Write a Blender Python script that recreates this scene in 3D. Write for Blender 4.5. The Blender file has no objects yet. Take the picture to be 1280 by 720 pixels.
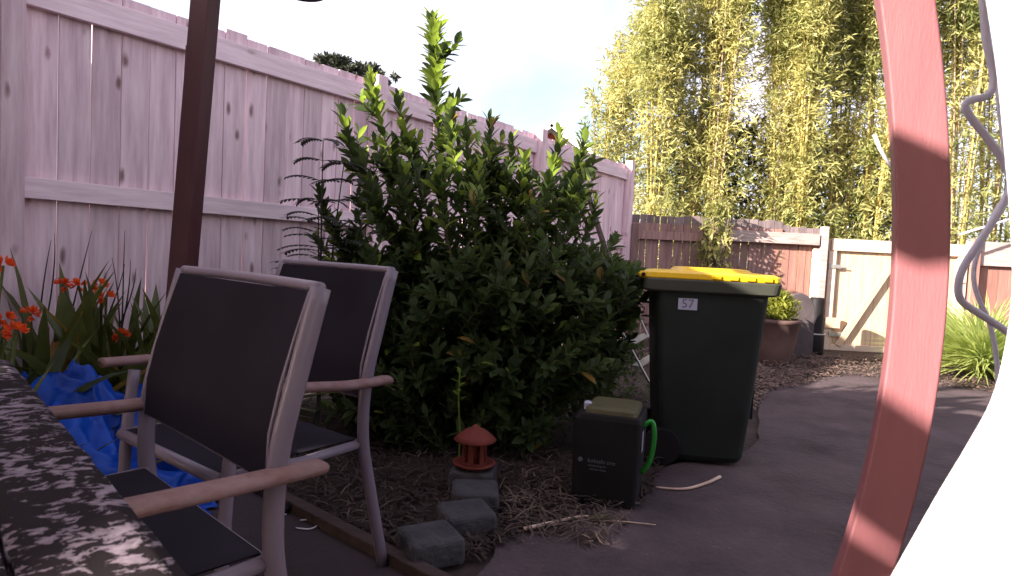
import bpy, math, random
import numpy as np
from mathutils import Vector, Matrix, noise
random.seed(7); np.random.seed(7)
S = bpy.context.scene
COL = S.collection
R = math.radians

# ------------------------------------------------------------------ camera, sky, sun, exposure
F = 800.0
CAM = Vector((0, 0, 1.09))
TH = math.atan(42/800); RO = R(2.86)
FW = Vector((0, math.cos(TH), -math.sin(TH))); UP = Vector((0, math.sin(TH), math.cos(TH))); RT = Vector((1, 0, 0))
CX = math.cos(RO)*RT + math.sin(RO)*UP; CY = -math.sin(RO)*RT + math.cos(RO)*UP
cd = bpy.data.cameras.new('camera'); cam = bpy.data.objects.new('camera', cd); COL.objects.link(cam)
cd.lens = 22.5; cd.sensor_width = 36; cd.clip_start = 0.02; cd.clip_end = 3000
cam.matrix_world = Matrix(((CX.x, CY.x, -FW.x, CAM.x), (CX.y, CY.y, -FW.y, CAM.y), (CX.z, CY.z, -FW.z, CAM.z), (0, 0, 0, 1)))
S.camera = cam
cd.dof.use_dof = True; cd.dof.focus_distance = 3.2; cd.dof.aperture_fstop = 9
SUN = Vector((.828, .414, -.378)).normalized()          # the way the sunlight travels
EL = math.asin(-SUN.z); AZ = math.atan2(-SUN.x, -SUN.y)  # towards the sun
w = bpy.data.worlds.new('World'); S.world = w; w.use_nodes = True
nt = w.node_tree; bg = nt.nodes['Background']
sky = nt.nodes.new('ShaderNodeTexSky'); sky.sky_type = 'NISHITA'; sky.sun_disc = False
sky.sun_elevation = EL; sky.sun_rotation = AZ; sky.dust_density = 3.5; sky.air_density = 1.0; sky.ozone_density = 1.0
# thin bright cloud over most of the sky, blue showing through here and there
tcw = nt.nodes.new('ShaderNodeTexCoord'); nw_ = nt.nodes.new('ShaderNodeTexNoise'); nw_.inputs['Scale'].default_value = 2.2; nw_.inputs['Detail'].default_value = 6
nt.links.new(tcw.outputs['Generated'], nw_.inputs[0])
mrw = nt.nodes.new('ShaderNodeMapRange'); mrw.inputs[1].default_value = .36; mrw.inputs[2].default_value = .60; mrw.inputs[3].default_value = .08; mrw.inputs[4].default_value = .9
nt.links.new(nw_.outputs[0], mrw.inputs[0])
mxw = nt.nodes.new('ShaderNodeMix'); mxw.data_type = 'RGBA'; nt.links.new(mrw.outputs[0], mxw.inputs[0]); nt.links.new(sky.outputs[0], mxw.inputs[6]); mxw.inputs[7].default_value = (3.4, 3.05, 3.5, 1)
nt.links.new(mxw.outputs[2], bg.inputs[0]); bg.inputs[1].default_value = 0.10
sl = bpy.data.lights.new('sun', 'SUN'); sl.energy = 5.0; sl.angle = R(0.6); sl.color = (1, .93, .82)
so = bpy.data.objects.new('sun', sl); COL.objects.link(so); so.rotation_euler = SUN.to_track_quat('-Z', 'Y').to_euler(); so.location = (-8, -4, 6)
S.view_settings.view_transform = 'Standard'; S.view_settings.look = 'None'; S.view_settings.exposure = 2.2; S.view_settings.gamma = 1
S.render.engine = 'CYCLES'
S.cycles.max_bounces = 6; S.cycles.diffuse_bounces = 4; S.cycles.transparent_max_bounces = 8

def ray(px, py):
    return (CX*((px-640)/F) + CY*((360-py)/F) + FW)
def P(px, py, Y):                       # the point of the place seen at this spot of the photograph, Y metres ahead
    d = ray(px, py); return CAM + d*(Y/d.y)
def G(px, py, z=0.0):
    d = ray(px, py); return CAM + d*((z-CAM.z)/d.z)

# ------------------------------------------------------------------ materials
def mat(name, c1, c2=None, rough=.8, scale=6, stretch=(1, 1, 1), bump=.0, detail=6, spec=.3, metal=0, var=0, trans=0, spots=None, bscale=None, rand=True, coords='Object', c3=None):
    m = bpy.data.materials.new(name); m.use_nodes = True; t = m.node_tree; N = t.nodes; L = t.links
    b = N['Principled BSDF']; out = N['Material Output']
    b.inputs['Roughness'].default_value = rough; b.inputs['Metallic'].default_value = metal; b.inputs['Specular IOR Level'].default_value = spec
    c2 = c2 or c1
    tc = N.new('ShaderNodeTexCoord'); mp = N.new('ShaderNodeMapping'); mp.inputs['Scale'].default_value = stretch
    oi = N.new('ShaderNodeObjectInfo')
    L.new(tc.outputs[coords], mp.inputs[0])
    if rand:
        mu = N.new('ShaderNodeMath'); mu.operation = 'MULTIPLY'; mu.inputs[1].default_value = 57.0
        L.new(oi.outputs['Random'], mu.inputs[0]); cb = N.new('ShaderNodeCombineXYZ')
        for i in range(3): L.new(mu.outputs[0], cb.inputs[i])
        L.new(cb.outputs[0], mp.inputs['Location'])
    no = N.new('ShaderNodeTexNoise'); no.inputs['Scale'].default_value = scale; no.inputs['Detail'].default_value = detail; no.inputs['Roughness'].default_value = .6
    L.new(mp.outputs[0], no.inputs[0])
    rp = N.new('ShaderNodeValToRGB'); rp.color_ramp.elements[0].position = .32; rp.color_ramp.elements[1].position = .68
    rp.color_ramp.elements[0].color = (*c1, 1); rp.color_ramp.elements[1].color = (*c2, 1)
    if c3:
        e = rp.color_ramp.elements.new(.9); e.color = (*c3, 1)
    L.new(no.outputs[0], rp.inputs[0]); col = rp.outputs[0]
    if spots:                           # (colour, scale, size, stretch)
        sc, ss, sz, st = spots
        mp2 = N.new('ShaderNodeMapping'); mp2.inputs['Scale'].default_value = st; L.new(tc.outputs[coords], mp2.inputs[0])
        if rand: L.new(cb.outputs[0], mp2.inputs['Location'])
        n0 = N.new('ShaderNodeTexNoise'); n0.inputs['Scale'].default_value = ss*2.3; n0.inputs['Detail'].default_value = 3; L.new(mp2.outputs[0], n0.inputs[0])
        mx0 = N.new('ShaderNodeMix'); mx0.data_type = 'VECTOR'; mx0.inputs[0].default_value = .12
        L.new(mp2.outputs[0], mx0.inputs[4]); L.new(n0.outputs[1], mx0.inputs[5])
        vo = N.new('ShaderNodeTexVoronoi'); vo.inputs['Scale'].default_value = ss; L.new(mx0.outputs[1], vo.inputs[0])
        mr = N.new('ShaderNodeMapRange'); mr.inputs[1].default_value = sz*.35; mr.inputs[2].default_value = sz; mr.inputs[3].default_value = .85; mr.inputs[4].default_value = 0
        L.new(vo.outputs['Distance'], mr.inputs[0])
        mx = N.new('ShaderNodeMix'); mx.data_type = 'RGBA'; L.new(mr.outputs[0], mx.inputs[0]); L.new(col, mx.inputs[6]); mx.inputs[7].default_value = (*sc, 1); col = mx.outputs[2]
    if var:
        hs = N.new('ShaderNodeHueSaturation'); mv = N.new('ShaderNodeMapRange'); mv.inputs[3].default_value = 1-var; mv.inputs[4].default_value = 1+var
        L.new(oi.outputs['Random'], mv.inputs[0]); L.new(mv.outputs[0], hs.inputs['Value']); L.new(col, hs.inputs['Color']); col = hs.outputs[0]
    L.new(col, b.inputs['Base Color'])
    if bump:
        bn = N.new('ShaderNodeTexNoise'); bn.inputs['Scale'].default_value = bscale or scale*4; bn.inputs['Detail'].default_value = 8; L.new(mp.outputs[0], bn.inputs[0])
        bp = N.new('ShaderNodeBump'); bp.inputs['Strength'].default_value = 1; bp.inputs['Distance'].default_value = bump
        L.new(bn.outputs[0], bp.inputs['Height']); L.new(bp.outputs[0], b.inputs['Normal'])
    if trans:
        tr = N.new('ShaderNodeBsdfTranslucent'); ms = N.new('ShaderNodeMixShader'); ms.inputs[0].default_value = trans
        hb = N.new('ShaderNodeHueSaturation'); hb.inputs['Value'].default_value = 2.2; hb.inputs['Saturation'].default_value = 1.05; L.new(col, hb.inputs['Color']); L.new(hb.outputs[0], tr.inputs[0])
        L.new(b.outputs[0], ms.inputs[1]); L.new(tr.outputs[0], ms.inputs[2]); L.new(ms.outputs[0], out.inputs[0])
    return m
KN = ((.16, .07, .06), 1.5, .17, (6.5, 1.2, 2.4))
M = {}
M['paling'] = mat('pale_fence_timber', (.54,.375,.415), (.80,.61,.645), scale=3, stretch=(9, 9, .7), bump=.002, spots=KN, var=.15)
M['rail'] = mat('pale_rail_timber', (.60,.45,.485), (.80,.63,.665), scale=3, stretch=(.8, 9, 9), bump=.002, spots=((.2, .10, .08), 1.0, .09, (2.0, 4, 4)), var=.05)
M['old_paling'] = mat('old_grey_timber', (.17, .09, .085), (.30, .185, .17), scale=3, stretch=(9, 9, .7), bump=.003, var=.22)
M['old_top'] = mat('grey_fence_top_timber', (.12, .09, .095), (.22, .165, .17), scale=3, stretch=(9, 9, .7), bump=.003, var=.25)
M['old_rail'] = mat('weathered_rail_timber', (.25, .18, .17), (.42, .33, .31), scale=4, stretch=(1, 9, 9), bump=.003, var=.1)
M['gate'] = mat('fresh_gate_timber', (.44,.30,.20), (.58,.43,.30), scale=3, stretch=(9, 9, .7), bump=.001, var=.06, spots=((.3, .17, .1), 1.0, .05, (5, 1.5, 2.2)))
M['gate_rail'] = mat('gate_frame_timber', (.46,.34,.27), (.58,.45,.37), scale=3, stretch=(1, 6, 6), bump=.001, var=.04)
M['red_gate'] = mat('red_brown_timber', (.22,.10,.085), (.31,.165,.13), scale=3, stretch=(9, 9, .7), bump=.002, var=.12)
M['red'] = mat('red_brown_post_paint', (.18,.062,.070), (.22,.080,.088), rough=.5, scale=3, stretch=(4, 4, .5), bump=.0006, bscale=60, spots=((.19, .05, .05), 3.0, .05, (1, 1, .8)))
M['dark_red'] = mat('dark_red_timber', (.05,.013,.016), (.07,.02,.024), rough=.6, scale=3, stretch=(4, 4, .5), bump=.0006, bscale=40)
M['roof'] = mat('shade_roof_sheet', (.3, .28, .28), (.36, .34, .33), rough=.5)  # for the unseen roof panels added to cast shade
M['driveway'] = mat('dark_driveway', (.030,.018,.021), (.082,.054,.060), rough=.9, scale=2.2, bump=.009, bscale=38, spots=((.15, .11, .112), 48.0, .26, (1, 1, 1)), rand=False, detail=10)
M['soil'] = mat('dry_soil', (.028,.017,.015), (.055,.035,.030), rough=.95, scale=3, bump=.012, bscale=22, rand=False, detail=10)
M['patio'] = mat('patio_concrete', (.038,.024,.028), (.056,.037,.042), rough=.85, scale=2, bump=.003, bscale=50, rand=False)
M['mulch'] = mat('mulch_chips', (.018,.010,.009), (.048,.029,.024), rough=.9, scale=20, rand=False, c3=(.11, .07, .06))
M['straw'] = mat('dry_straw', (.055,.034,.027), (.135,.09,.068), rough=.9, scale=9, rand=False)
M['litter'] = mat('dry_leaf_litter', (.06,.034,.028), (.17,.11,.09), rough=.9, scale=9, rand=False)
M['edging'] = mat('edging_timber', (.035,.02,.018), (.06,.036,.032), scale=3, stretch=(1, 9, 9), bump=.004)
M['frame'] = mat('chair_powder_coat', (.15,.115,.145), (.18,.14,.175), rough=.35, scale=5, spec=.3, bump=.0002, bscale=200)
M['sling'] = mat('dark_mesh_sling', (.009,.006,.011), (.014,.010,.017), rough=.8, scale=4, spec=.12, bump=.0004, bscale=500, spots=((.03, .025, .03), 9, .04, (1, 1, 1)))
M['arm'] = mat('weathered_arm_wood', (.15, .078, .070), (.20, .125, .125), rough=.75, scale=22, stretch=(1, 1, 2.5), bump=.0012, spec=.2, c3=(.29, .22, .24))
M['leaf'] = mat('shrub_leaf', (.028,.044,.014), (.058,.080,.024), rough=.55, scale=3, spec=.25, trans=.36)
M['leaf_young'] = mat('young_shrub_leaf', (.11,.16,.025), (.19,.235,.045), rough=.42, scale=3, spec=.25, trans=.42)
M['stem'] = mat('shrub_stem', (.07, .06, .035), (.13, .10, .06), scale=9)
M['fern'] = mat('dark_sapling_leaf', (.02,.022,.016), (.045,.04,.03), scale=5, rough=.6, trans=.15)
M['bamboo_leaf'] = mat('bamboo_leaf', (.09,.115,.03), (.42,.38,.15), rough=.5, scale=.9, trans=.30, detail=3)
M['culm'] = mat('bamboo_culm', (.30, .22, .05), (.46, .34, .09), rough=.4, scale=2, stretch=(1, 1, .6), spec=.5)
M['dead_culm'] = mat('dry_bamboo_culm', (.22, .15, .10), (.36, .27, .19), rough=.6, scale=2)
M['bin'] = mat('dark_green_bin_plastic', (.010,.012,.011), (.016,.019,.017), rough=.55, scale=3, spec=.2, bump=.0003, bscale=120, spots=((.035, .03, .03), 5, .03, (1, 1, 1)))
M['bin_rim'] = mat('bin_rim_plastic', (.035,.036,.028), (.05,.05,.04), rough=.5, scale=5)
M['yellow'] = mat('yellow_lid_plastic', (.62,.36,.008), (.70,.43,.012), rough=.35, scale=3, spec=.5, bump=.0004, bscale=30)
M['sticker'] = mat('white_sticker', (.30,.28,.36), (.34,.32,.40), rough=.5)
M['ink'] = mat('dark_ink', (.10, .09, .14))
M['pale_ink'] = mat('pale_print', (.09,.085,.10), (.09,.085,.10))
M['black'] = mat('black_plastic', (.008,.006,.007), (.012,.010,.011), rough=.6, spec=.15, scale=5)
M['khaki'] = mat('dusty_khaki_lid', (.045,.038,.016), (.075,.062,.026), rough=.7, scale=12)
M['green'] = mat('bright_green_plastic', (.012,.16,.016), (.018,.20,.022), rough=.4)
M['terra'] = mat('red_terracotta', (.11,.018,.012), (.17,.034,.022), rough=.8, scale=8, bump=.001)
M['pot'] = mat('pot_terracotta', (.08,.045,.04), (.13,.075,.065), rough=.85, scale=4, bump=.002)
M['block'] = mat('grey_concrete_block', (.030,.026,.030), (.062,.055,.060), rough=.95, scale=9, bump=.012, bscale=30)
M['tarp'] = mat('blue_tarpaulin', (.001,.022,.17), (.004,.065,.42), rough=.45, scale=4, spec=.25, bump=.006, bscale=14, detail=4)
M['clivia'] = mat('strap_leaf_green', (.045,.06,.015), (.105,.115,.03), rough=.45, scale=4, spec=.4, trans=.2, var=.3)
M['clivia_old'] = mat('yellowing_strap_leaf', (.22,.16,.035), (.26,.13,.03), rough=.5, scale=4, trans=.2, var=.2)
M['flower'] = mat('orange_red_petals', (.58,.07,.022), (.62,.12,.03), rough=.5, scale=6, trans=.3)
M['grass'] = mat('green_strappy_grass', (.22,.28,.08), (.42,.45,.16), rough=.5, scale=3, trans=.35)
M['pot_plant'] = mat('yellow_green_plant', (.14, .17, .03), (.26, .26, .05), rough=.6, scale=4, trans=.3)
M['dark_tree'] = mat('dark_tree_leaf', (.028, .032, .022), (.05, .055, .036), rough=.6, scale=2, trans=.1)
M['bark'] = mat('bark', (.08, .06, .05), (.16, .12, .10), scale=5, bump=.01)
M['slab'] = mat('grey_stone', (.05,.038,.042), (.08,.06,.065), scale=5, bump=.004)
M['steel'] = mat('dull_steel', (.32, .30, .29), (.42, .39, .37), rough=.45, metal=.6)
M['cable'] = mat('white_cable', (.62, .56, .66), (.70, .64, .74), rough=.45)
M['lens_glare'] = mat('white_glare_sheet', (.88, .87, .84), (.92, .91, .89), rough=.8, scale=4, bump=.001, trans=.15)  # white of the added sheet that stands for lens glare
M['white_wall'] = mat('white_weatherboard', (.72, .72, .72), (.78, .78, .77))
M['red_trim'] = mat('house_red_trim', (.30, .05, .04), (.34, .07, .05))
M['tile'] = mat('grey_roof_sheet', (.26, .24, .27), (.30, .28, .31))
M['stick'] = mat('dry_stick', (.40, .27, .20), (.55, .40, .32), scale=8)

def table_mat():
    m = bpy.data.materials.new('peeling_table_timber'); m.use_nodes = True; t = m.node_tree; N = t.nodes; L = t.links; b = N['Principled BSDF']
    tc = N.new('ShaderNodeTexCoord'); mp = N.new('ShaderNodeMapping'); mp.inputs['Scale'].default_value = (1.5, 1, 2); L.new(tc.outputs['Object'], mp.inputs[0])
    wp = N.new('ShaderNodeTexNoise'); wp.inputs['Scale'].default_value = 7; wp.inputs['Detail'].default_value = 4; L.new(mp.outputs[0], wp.inputs[0])
    mx = N.new('ShaderNodeMix'); mx.data_type = 'VECTOR'; mx.inputs[0].default_value = .10; L.new(mp.outputs[0], mx.inputs[4]); L.new(wp.outputs[1], mx.inputs[5])
    a = N.new('ShaderNodeTexNoise'); a.inputs['Scale'].default_value = 42; a.inputs['Detail'].default_value = 9; a.inputs['Roughness'].default_value = .66; L.new(mx.outputs[1], a.inputs[0])
    r = N.new('ShaderNodeValToRGB'); r.color_ramp.elements[0].position = .548; r.color_ramp.elements[0].color = (.0045, .0028, .0035, 1)
    r.color_ramp.elements[1].position = .566; r.color_ramp.elements[1].color = (.12, .09, .11, 1)
    e = r.color_ramp.elements.new(.52); e.color = (.010, .006, .0075, 1); e = r.color_ramp.elements.new(.72); e.color = (.20, .155, .185, 1)
    w2 = N.new('ShaderNodeTexNoise'); w2.inputs['Scale'].default_value = 7; w2.inputs['Detail'].default_value = 2; L.new(mp.outputs[0], w2.inputs[0])
    mm = N.new('ShaderNodeMath'); mm.operation = 'MULTIPLY_ADD'; mm.inputs[1].default_value = .55; mm.inputs[2].default_value = -.265; L.new(w2.outputs[0], mm.inputs[0])
    ma = N.new('ShaderNodeMath'); ma.operation = 'ADD'; L.new(a.outputs[0], ma.inputs[0]); L.new(mm.outputs[0], ma.inputs[1])
    L.new(ma.outputs[0], r.inputs[0]); L.new(r.outputs[0], b.inputs['Base Color']); b.inputs['Roughness'].default_value = .85; b.inputs['Specular IOR Level'].default_value = .1
    bp = N.new('ShaderNodeBump'); bp.inputs['Distance'].default_value = .004; bp.inputs['Strength'].default_value = 1; L.new(r.outputs[0], bp.inputs['Height']); L.new(bp.outputs[0], b.inputs['Normal'])
    return m
M['table'] = table_mat()

# ------------------------------------------------------------------ builders
class MB:
    def __init__(s): s.v = []; s.f = []
    def add(s, vs, fs):
        o = len(s.v); s.v += [tuple(v) for v in vs]; s.f += [tuple(i+o for i in f) for f in fs]; return s
    def box(s, c, sz, rot=None, taper=1):
        c = Vector(c); vs = []
        for z in (-.5, .5):
            for x, y in ((-.5, -.5), (.5, -.5), (.5, .5), (-.5, .5)):
                k = taper if z > 0 else 1
                p = Vector((x*sz[0]*k, y*sz[1]*k, z*sz[2]))
                if rot: p = rot @ p
                vs.append(c+p)
        return s.add(vs, [(3, 2, 1, 0), (4, 5, 6, 7), (0, 1, 5, 4), (1, 2, 6, 5), (2, 3, 7, 6), (3, 0, 4, 7)])
    def beam(s, a, b, wd, th, up=Vector((0, 0, 1))):     # a bar from a to b, th thick along up
        a = Vector(a); b = Vector(b); d = (b-a); L = d.length; d.normalize()
        sd = d.cross(up).normalized(); u = sd.cross(d).normalized()
        rot = Matrix((d, sd, u)).transposed()
        return s.box((a+b)/2, (L, wd, th), rot)
    def tube(s, pts, rad, n=8, cap=True, flat=1.0, ref=None):
        pts = [Vector(p) for p in pts]; m = len(pts)
        if not hasattr(rad, '__len__'): rad = [rad]*m
        vs = []; prev = ref or Vector((0, 0, 1))
        for i, p in enumerate(pts):
            d = (pts[min(i+1, m-1)]-pts[max(i-1, 0)]).normalized()
            a = prev - d*prev.dot(d)
            if a.length < 1e-3: a = Vector((1, 0, 0)) - d*d.x
            if a.length < 1e-3: a = Vector((0, 1, 0))
            a.normalize(); b = d.cross(a); prev = a
            for k in range(n):
                t = 2*math.pi*k/n; vs.append(p + (a*math.cos(t)*flat + b*math.sin(t))*rad[i])
        fs = [(i*n+k, i*n+(k+1) % n, (i+1)*n+(k+1) % n, (i+1)*n+k) for i in range(m-1) for k in range(n)]
        if cap: fs += [tuple(range(n-1, -1, -1)), tuple((m-1)*n+k for k in range(n))]
        return s.add(vs, fs)
    def lathe(s, c, prof, n=24, cap=True):
        c = Vector(c); vs = [c+Vector((r*math.cos(2*math.pi*k/n), r*math.sin(2*math.pi*k/n), z)) for r, z in prof for k in range(n)]
        m = len(prof); fs = [(i*n+k, i*n+(k+1) % n, (i+1)*n+(k+1) % n, (i+1)*n+k) for i in range(m-1) for k in range(n)]
        if cap: fs += [tuple(range(n-1, -1, -1)), tuple((m-1)*n+k for k in range(n))]
        return s.add(vs, fs)
    def mesh(s, name, m, smooth=False):
        me = bpy.data.meshes.new(name); me.from_pydata(s.v, [], s.f); me.update()
        for x in (m if isinstance(m, (list, tuple)) else [m]): me.materials.append(M[x] if isinstance(x, str) else x)
        if smooth: me.polygons.foreach_set('use_smooth', [True]*len(me.polygons))
        return me
    def build(s, name, m, parent=None, smooth=False, bevel=0, seg=2, **k):
        return link(name, s.mesh(name, m, smooth), parent, bevel=bevel, seg=seg, **k)
def link(name, me, parent=None, loc=None, rot=None, scale=None, bevel=0, seg=2, mw=None, kind=None, label=None):
    o = bpy.data.objects.new(name, me); COL.objects.link(o)
    if parent: o.parent = parent
    if loc is not None: o.location = loc
    if rot is not None: o.rotation_euler = rot
    if scale is not None: o.scale = scale
    if mw is not None: o.matrix_local = mw
    if bevel:
        b = o.modifiers.new('bevel', 'BEVEL'); b.width = bevel; b.segments = seg; b.limit_method = 'ANGLE'; b.angle_limit = R(40)
        b.harden_normals = False
    if kind: o['kind'] = kind
    if label: o['label'] = label
    return o
def tag(o, label, cat, group=None, kind=None):
    o['label'] = label; o['category'] = cat
    if group: o['group'] = group
    if kind: o['kind'] = kind
    return o
def empty(name, loc, label, cat, group=None, rz=0):
    o = bpy.data.objects.new(name, None); COL.objects.link(o); o.location = loc; o.rotation_euler = (0, 0, rz); o.empty_display_size = .1
    return tag(o, label, cat, group)
def copy_tree(o, parent=None):
    c = o.copy(); COL.objects.link(c); c.parent = parent
    for ch in [x for x in bpy.data.objects if x.parent == o]: copy_tree(ch, c)
    return c
def struct(o): o['kind'] = 'structure'; return o
def rnd(a, b): return random.uniform(a, b)
def bez(pts, n):
    out = []
    P_ = [Vector(p) for p in pts]
    for i in range(n):
        t = i/(n-1); q = P_[:]
        while len(q) > 1: q = [q[j].lerp(q[j+1], t) for j in range(len(q)-1)]
        out.append(q[0])
    return out
def spline(pts, n):                      # Catmull-Rom through the points
    p = [Vector(x) for x in pts]; p = [p[0]*2-p[1]]+p+[p[-1]*2-p[-2]]; out = []
    for i in range(1, len(p)-2):
        for k in range(n):
            t = k/n; a, b, c, d = p[i-1], p[i], p[i+1], p[i+2]
            out.append(.5*((2*b)+(c-a)*t+(2*a-5*b+4*c-d)*t*t+(3*b-a-3*c+d)*t**3))
    out.append(p[-2]); return out

# templates of leaves: x across, y along, z up
def leaf_tpl(L=1, W=.36, fold=.12, droop=.18, n=4, tip=.0):
    vs = []; fs = []
    for i in range(n+1):
        t = i/n; wv = W/2*math.sin(math.pi*min(1, max(0, t*.93+.03)))**.8; z = -droop*t*t*L
        if i == n: wv = tip
        vs += [(-wv, t*L, z+fold*wv*2), (0, t*L, z), (wv, t*L, z+fold*wv*2)]
    for i in range(n):
        a = i*3; fs += [(a, a+1, a+4, a+3), (a+1, a+2, a+5, a+4)]
    return np.array(vs, float), fs
def frame_of(d, nrm):
    d = d.normalized(); x = d.cross(nrm)
    if x.length < 1e-4: x = d.cross(Vector((1, .1, 0)))
    x.normalize(); z = x.cross(d)
    return x, d, z
def np_mesh(name, tpl, mats, material):
    """joins many copies of a template; mats is a list of (pos, x, y, z, scale)"""
    tv, tf = tpl; n = len(mats); A = np.array([[*m[1], *m[2], *m[3]] for m in mats]).reshape(n, 3, 3)
    Sx = np.array([m[4] for m in mats]); 
    if Sx.ndim == 1: Sx = np.repeat(Sx[:, None], 3, 1)
    T = np.array([list(m[0]) for m in mats])
    V = np.einsum('nkc,vk,nk->nvc', A, tv, Sx) + T[:, None, :]
    V = V.reshape(-1, 3); nv = len(tv); F4 = np.array(tf); k = F4.shape[1]
    FF = (F4[None] + (np.arange(n)*nv)[:, None, None]).reshape(-1)
    me = bpy.data.meshes.new(name); me.vertices.add(len(V)); me.vertices.foreach_set('co', V.ravel())
    me.loops.add(len(FF)); me.loops.foreach_set('vertex_index', FF.astype(np.int32))
    npol = len(FF)//k; me.polygons.add(npol); me.polygons.foreach_set('loop_start', (np.arange(npol)*k).astype(np.int32))
    me.polygons.foreach_set('loop_total', np.full(npol, k, np.int32)); me.polygons.foreach_set('use_smooth', [True]*npol)
    me.update(calc_edges=True); me.materials.append(M[material] if isinstance(material, str) else material); return me
def tpl_mesh(name, tpl, m):
    b = MB(); b.add([tuple(v) for v in tpl[0]], tpl[1]); return b.mesh(name, m, True)
def mat4(pos, x, y, z, s):
    if not hasattr(s, '__len__'): s = (s, s, s)
    return Matrix(((x.x*s[0], y.x*s[1], z.x*s[2], pos.x), (x.y*s[0], y.y*s[1], z.y*s[2], pos.y), (x.z*s[0], y.z*s[1], z.z*s[2], pos.z), (0, 0, 0, 1)))
def rv(): 
    while True:
        v = Vector((rnd(-1, 1), rnd(-1, 1), rnd(-1, 1)))
        if .1 < v.length < 1: return v.normalized()

# ================================================================== SETTING
def sheet(name, pts, z, m, sub=0):
    b = MB(); b.add([(p[0], p[1], z) for p in pts], [tuple(range(len(pts)))]); return struct(b.build(name, m))
def ground_sheet():
    b = MB(); n = 90; vs = []
    xs = np.concatenate([np.linspace(-400, -14, 10), np.linspace(-12, 12, n), np.linspace(14, 400, 10)])
    ys = np.concatenate([np.linspace(-400, -6, 8), np.linspace(-5, 14, n), np.linspace(16, 900, 14)])
    for y in ys:
        for x in xs:
            vs.append((x, y, -.012+.010*noise.noise(Vector((x*1.5, y*1.5, 0)))))
    W = len(xs); fs = [(j*W+i, j*W+i+1, (j+1)*W+i+1, (j+1)*W+i) for j in range(len(ys)-1) for i in range(W-1)]
    b.add(vs, fs); return struct(b.build('ground', 'soil', smooth=True))
ground_sheet()
# patio slab on the near side of the timber edging, driveway on the right
ea, eb = G(318, 612), G(560, 742)
ed = (eb-ea).normalized(); en = Vector((ed.y, -ed.x, 0))
if en.y > 0: en = -en
pa, pb = ea-ed*1.6, ea+ed*2.4
sheet('patio', [pa, pb, pb+en*4, pa+en*5], .006, 'patio')
def driveway():
    left = [G(585, 735), G(640, 672), G(690, 640), G(800, 628), G(835, 585), G(940, 560), G(955, 490), G(1010, 476), G(1100, 466), G(1175, 470), G(1260, 462)]
    far = []
    pts = [(p.x, p.y) for p in spline(left, 8)]
    pts2 = []
    for i, (x, y) in enumerate(pts):
        k = .07*noise.noise(Vector((x*4, y*4, 3))); pts2.append((x+k, y+k))
    poly = pts2+[(9, 6.9), (9, -4), (.2, -4)]
    b = MB(); top = [(x, y, .010) for x, y in poly]; n = len(top)
    b.add(top, [tuple(range(n))]); return struct(b.build('driveway', 'driveway'))
driveway()

# ================================================================== SIDE FENCE
FD = Vector((.571, .821, 0)).normalized(); FN = Vector((.821, -.571, 0)).normalized(); FC = Vector((1.50, 8.90, 0))
def fp(t, n=0, z=0): return FC - FD*t + FN*n + Vector((0, 0, z))
side = empty('side_fence', FC, 'tall pale pink timber paling fence running along the left behind the shrub', 'fence')
side_m = side.location.copy()
def under(o, root): o.location = Vector(o.location)-root.location; return o
def wbuild(b, name, m, root, **k):       # mesh given in world coordinates, stored relative to its thing's base
    L0 = root.location
    b.v = [(v[0]-L0.x, v[1]-L0.y, v[2]-L0.z) for v in b.v]
    return b.build(name, m, root, **k)
rotF = Matrix((FD, -FN, Vector((0, 0, 1)))).transposed()
pal_me = [MB().box((0, 0, 0), (.147, .016, 2.30)).mesh('paling', 'paling'), MB().box((0, 0, 0), (.143, .016, 2.30)).mesh('paling', 'paling')]
t = 0.0; i = 0; step = 0
while t < 11.6:
    gap = random.choice([.001, .002, .002, .003, .004, .007, .010])
    if random.random() < .25: step = rnd(-.018, .014)
    c = fp(t+.075, -.008-.003*(i % 2), 1.25+step+rnd(-.006, .006))
    q = Matrix.Rotation(rnd(-.004, .004), 3, FN)
    o = link('paling', pal_me[i % 2], side, mw=Matrix.Translation(c-side.location) @ (q @ rotF).to_4x4(), bevel=.002, seg=1)
    t += .147+gap; i += 1
for t0, t1 in ((0.06, 2.24), (2.34, 4.60), (4.70, 6.96), (7.06, 9.3), (9.4, 11.6)):
    for z, h in ((2.258, .135), (1.30, .105), (.22, .10)):
        b = MB(); b.box((0, 0, 0), (t1-t0-.004, .042, h)); o = b.build('rail', 'rail', side, bevel=.003, mw=Matrix.Translation(fp((t0+t1)/2, .024, z)-side.location) @ (Matrix.Rotation(rnd(-.002, .002), 3, FN) @ rotF).to_4x4())
for t0 in (0.0, 2.29, 4.65, 7.01, 9.35):
    MB().box((0, 0, 0), (.10, .10, 2.46 if t0 < 3 else 2.40)).build('post', 'paling', side, bevel=.004, mw=Matrix.Translation(fp(t0, .052, 1.22)-side.location) @ rotF.to_4x4())

# ================================================================== BACK FENCE AND GATE
BD = Vector((1, -.028, 0)).normalized(); BN = Vector((.028, 1, 0)).normalized(); BO = Vector((1.62, 8.95, 0))
def bray(px, py, off=0.0):               # where the sight line of a spot meets the back fence plane
    d = ray(px, py); o = BO - BN*off
    return CAM + d*((o-CAM).dot(BN)/d.dot(BN))
def bx(px, py=340): return (bray(px, py)-BO).dot(BD)
def bp(u, off=0, z=0): return BO+BD*u-BN*off+Vector((0, 0, z))
rotB = Matrix((BD, BN, Vector((0, 0, 1)))).transposed()
def bbox(name, m, root, u0, u1, z0, z1, off, th, bevel=.003, rot=None, **k):
    mw = Matrix.Translation(bp((u0+u1)/2, off, (z0+z1)/2)-root.location) @ ((rot @ rotB) if rot else rotB).to_4x4()
    return MB().box((0, 0, 0), (u1-u0, th, z1-z0)).build(name, m, root, bevel=bevel, mw=mw, **k)
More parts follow.
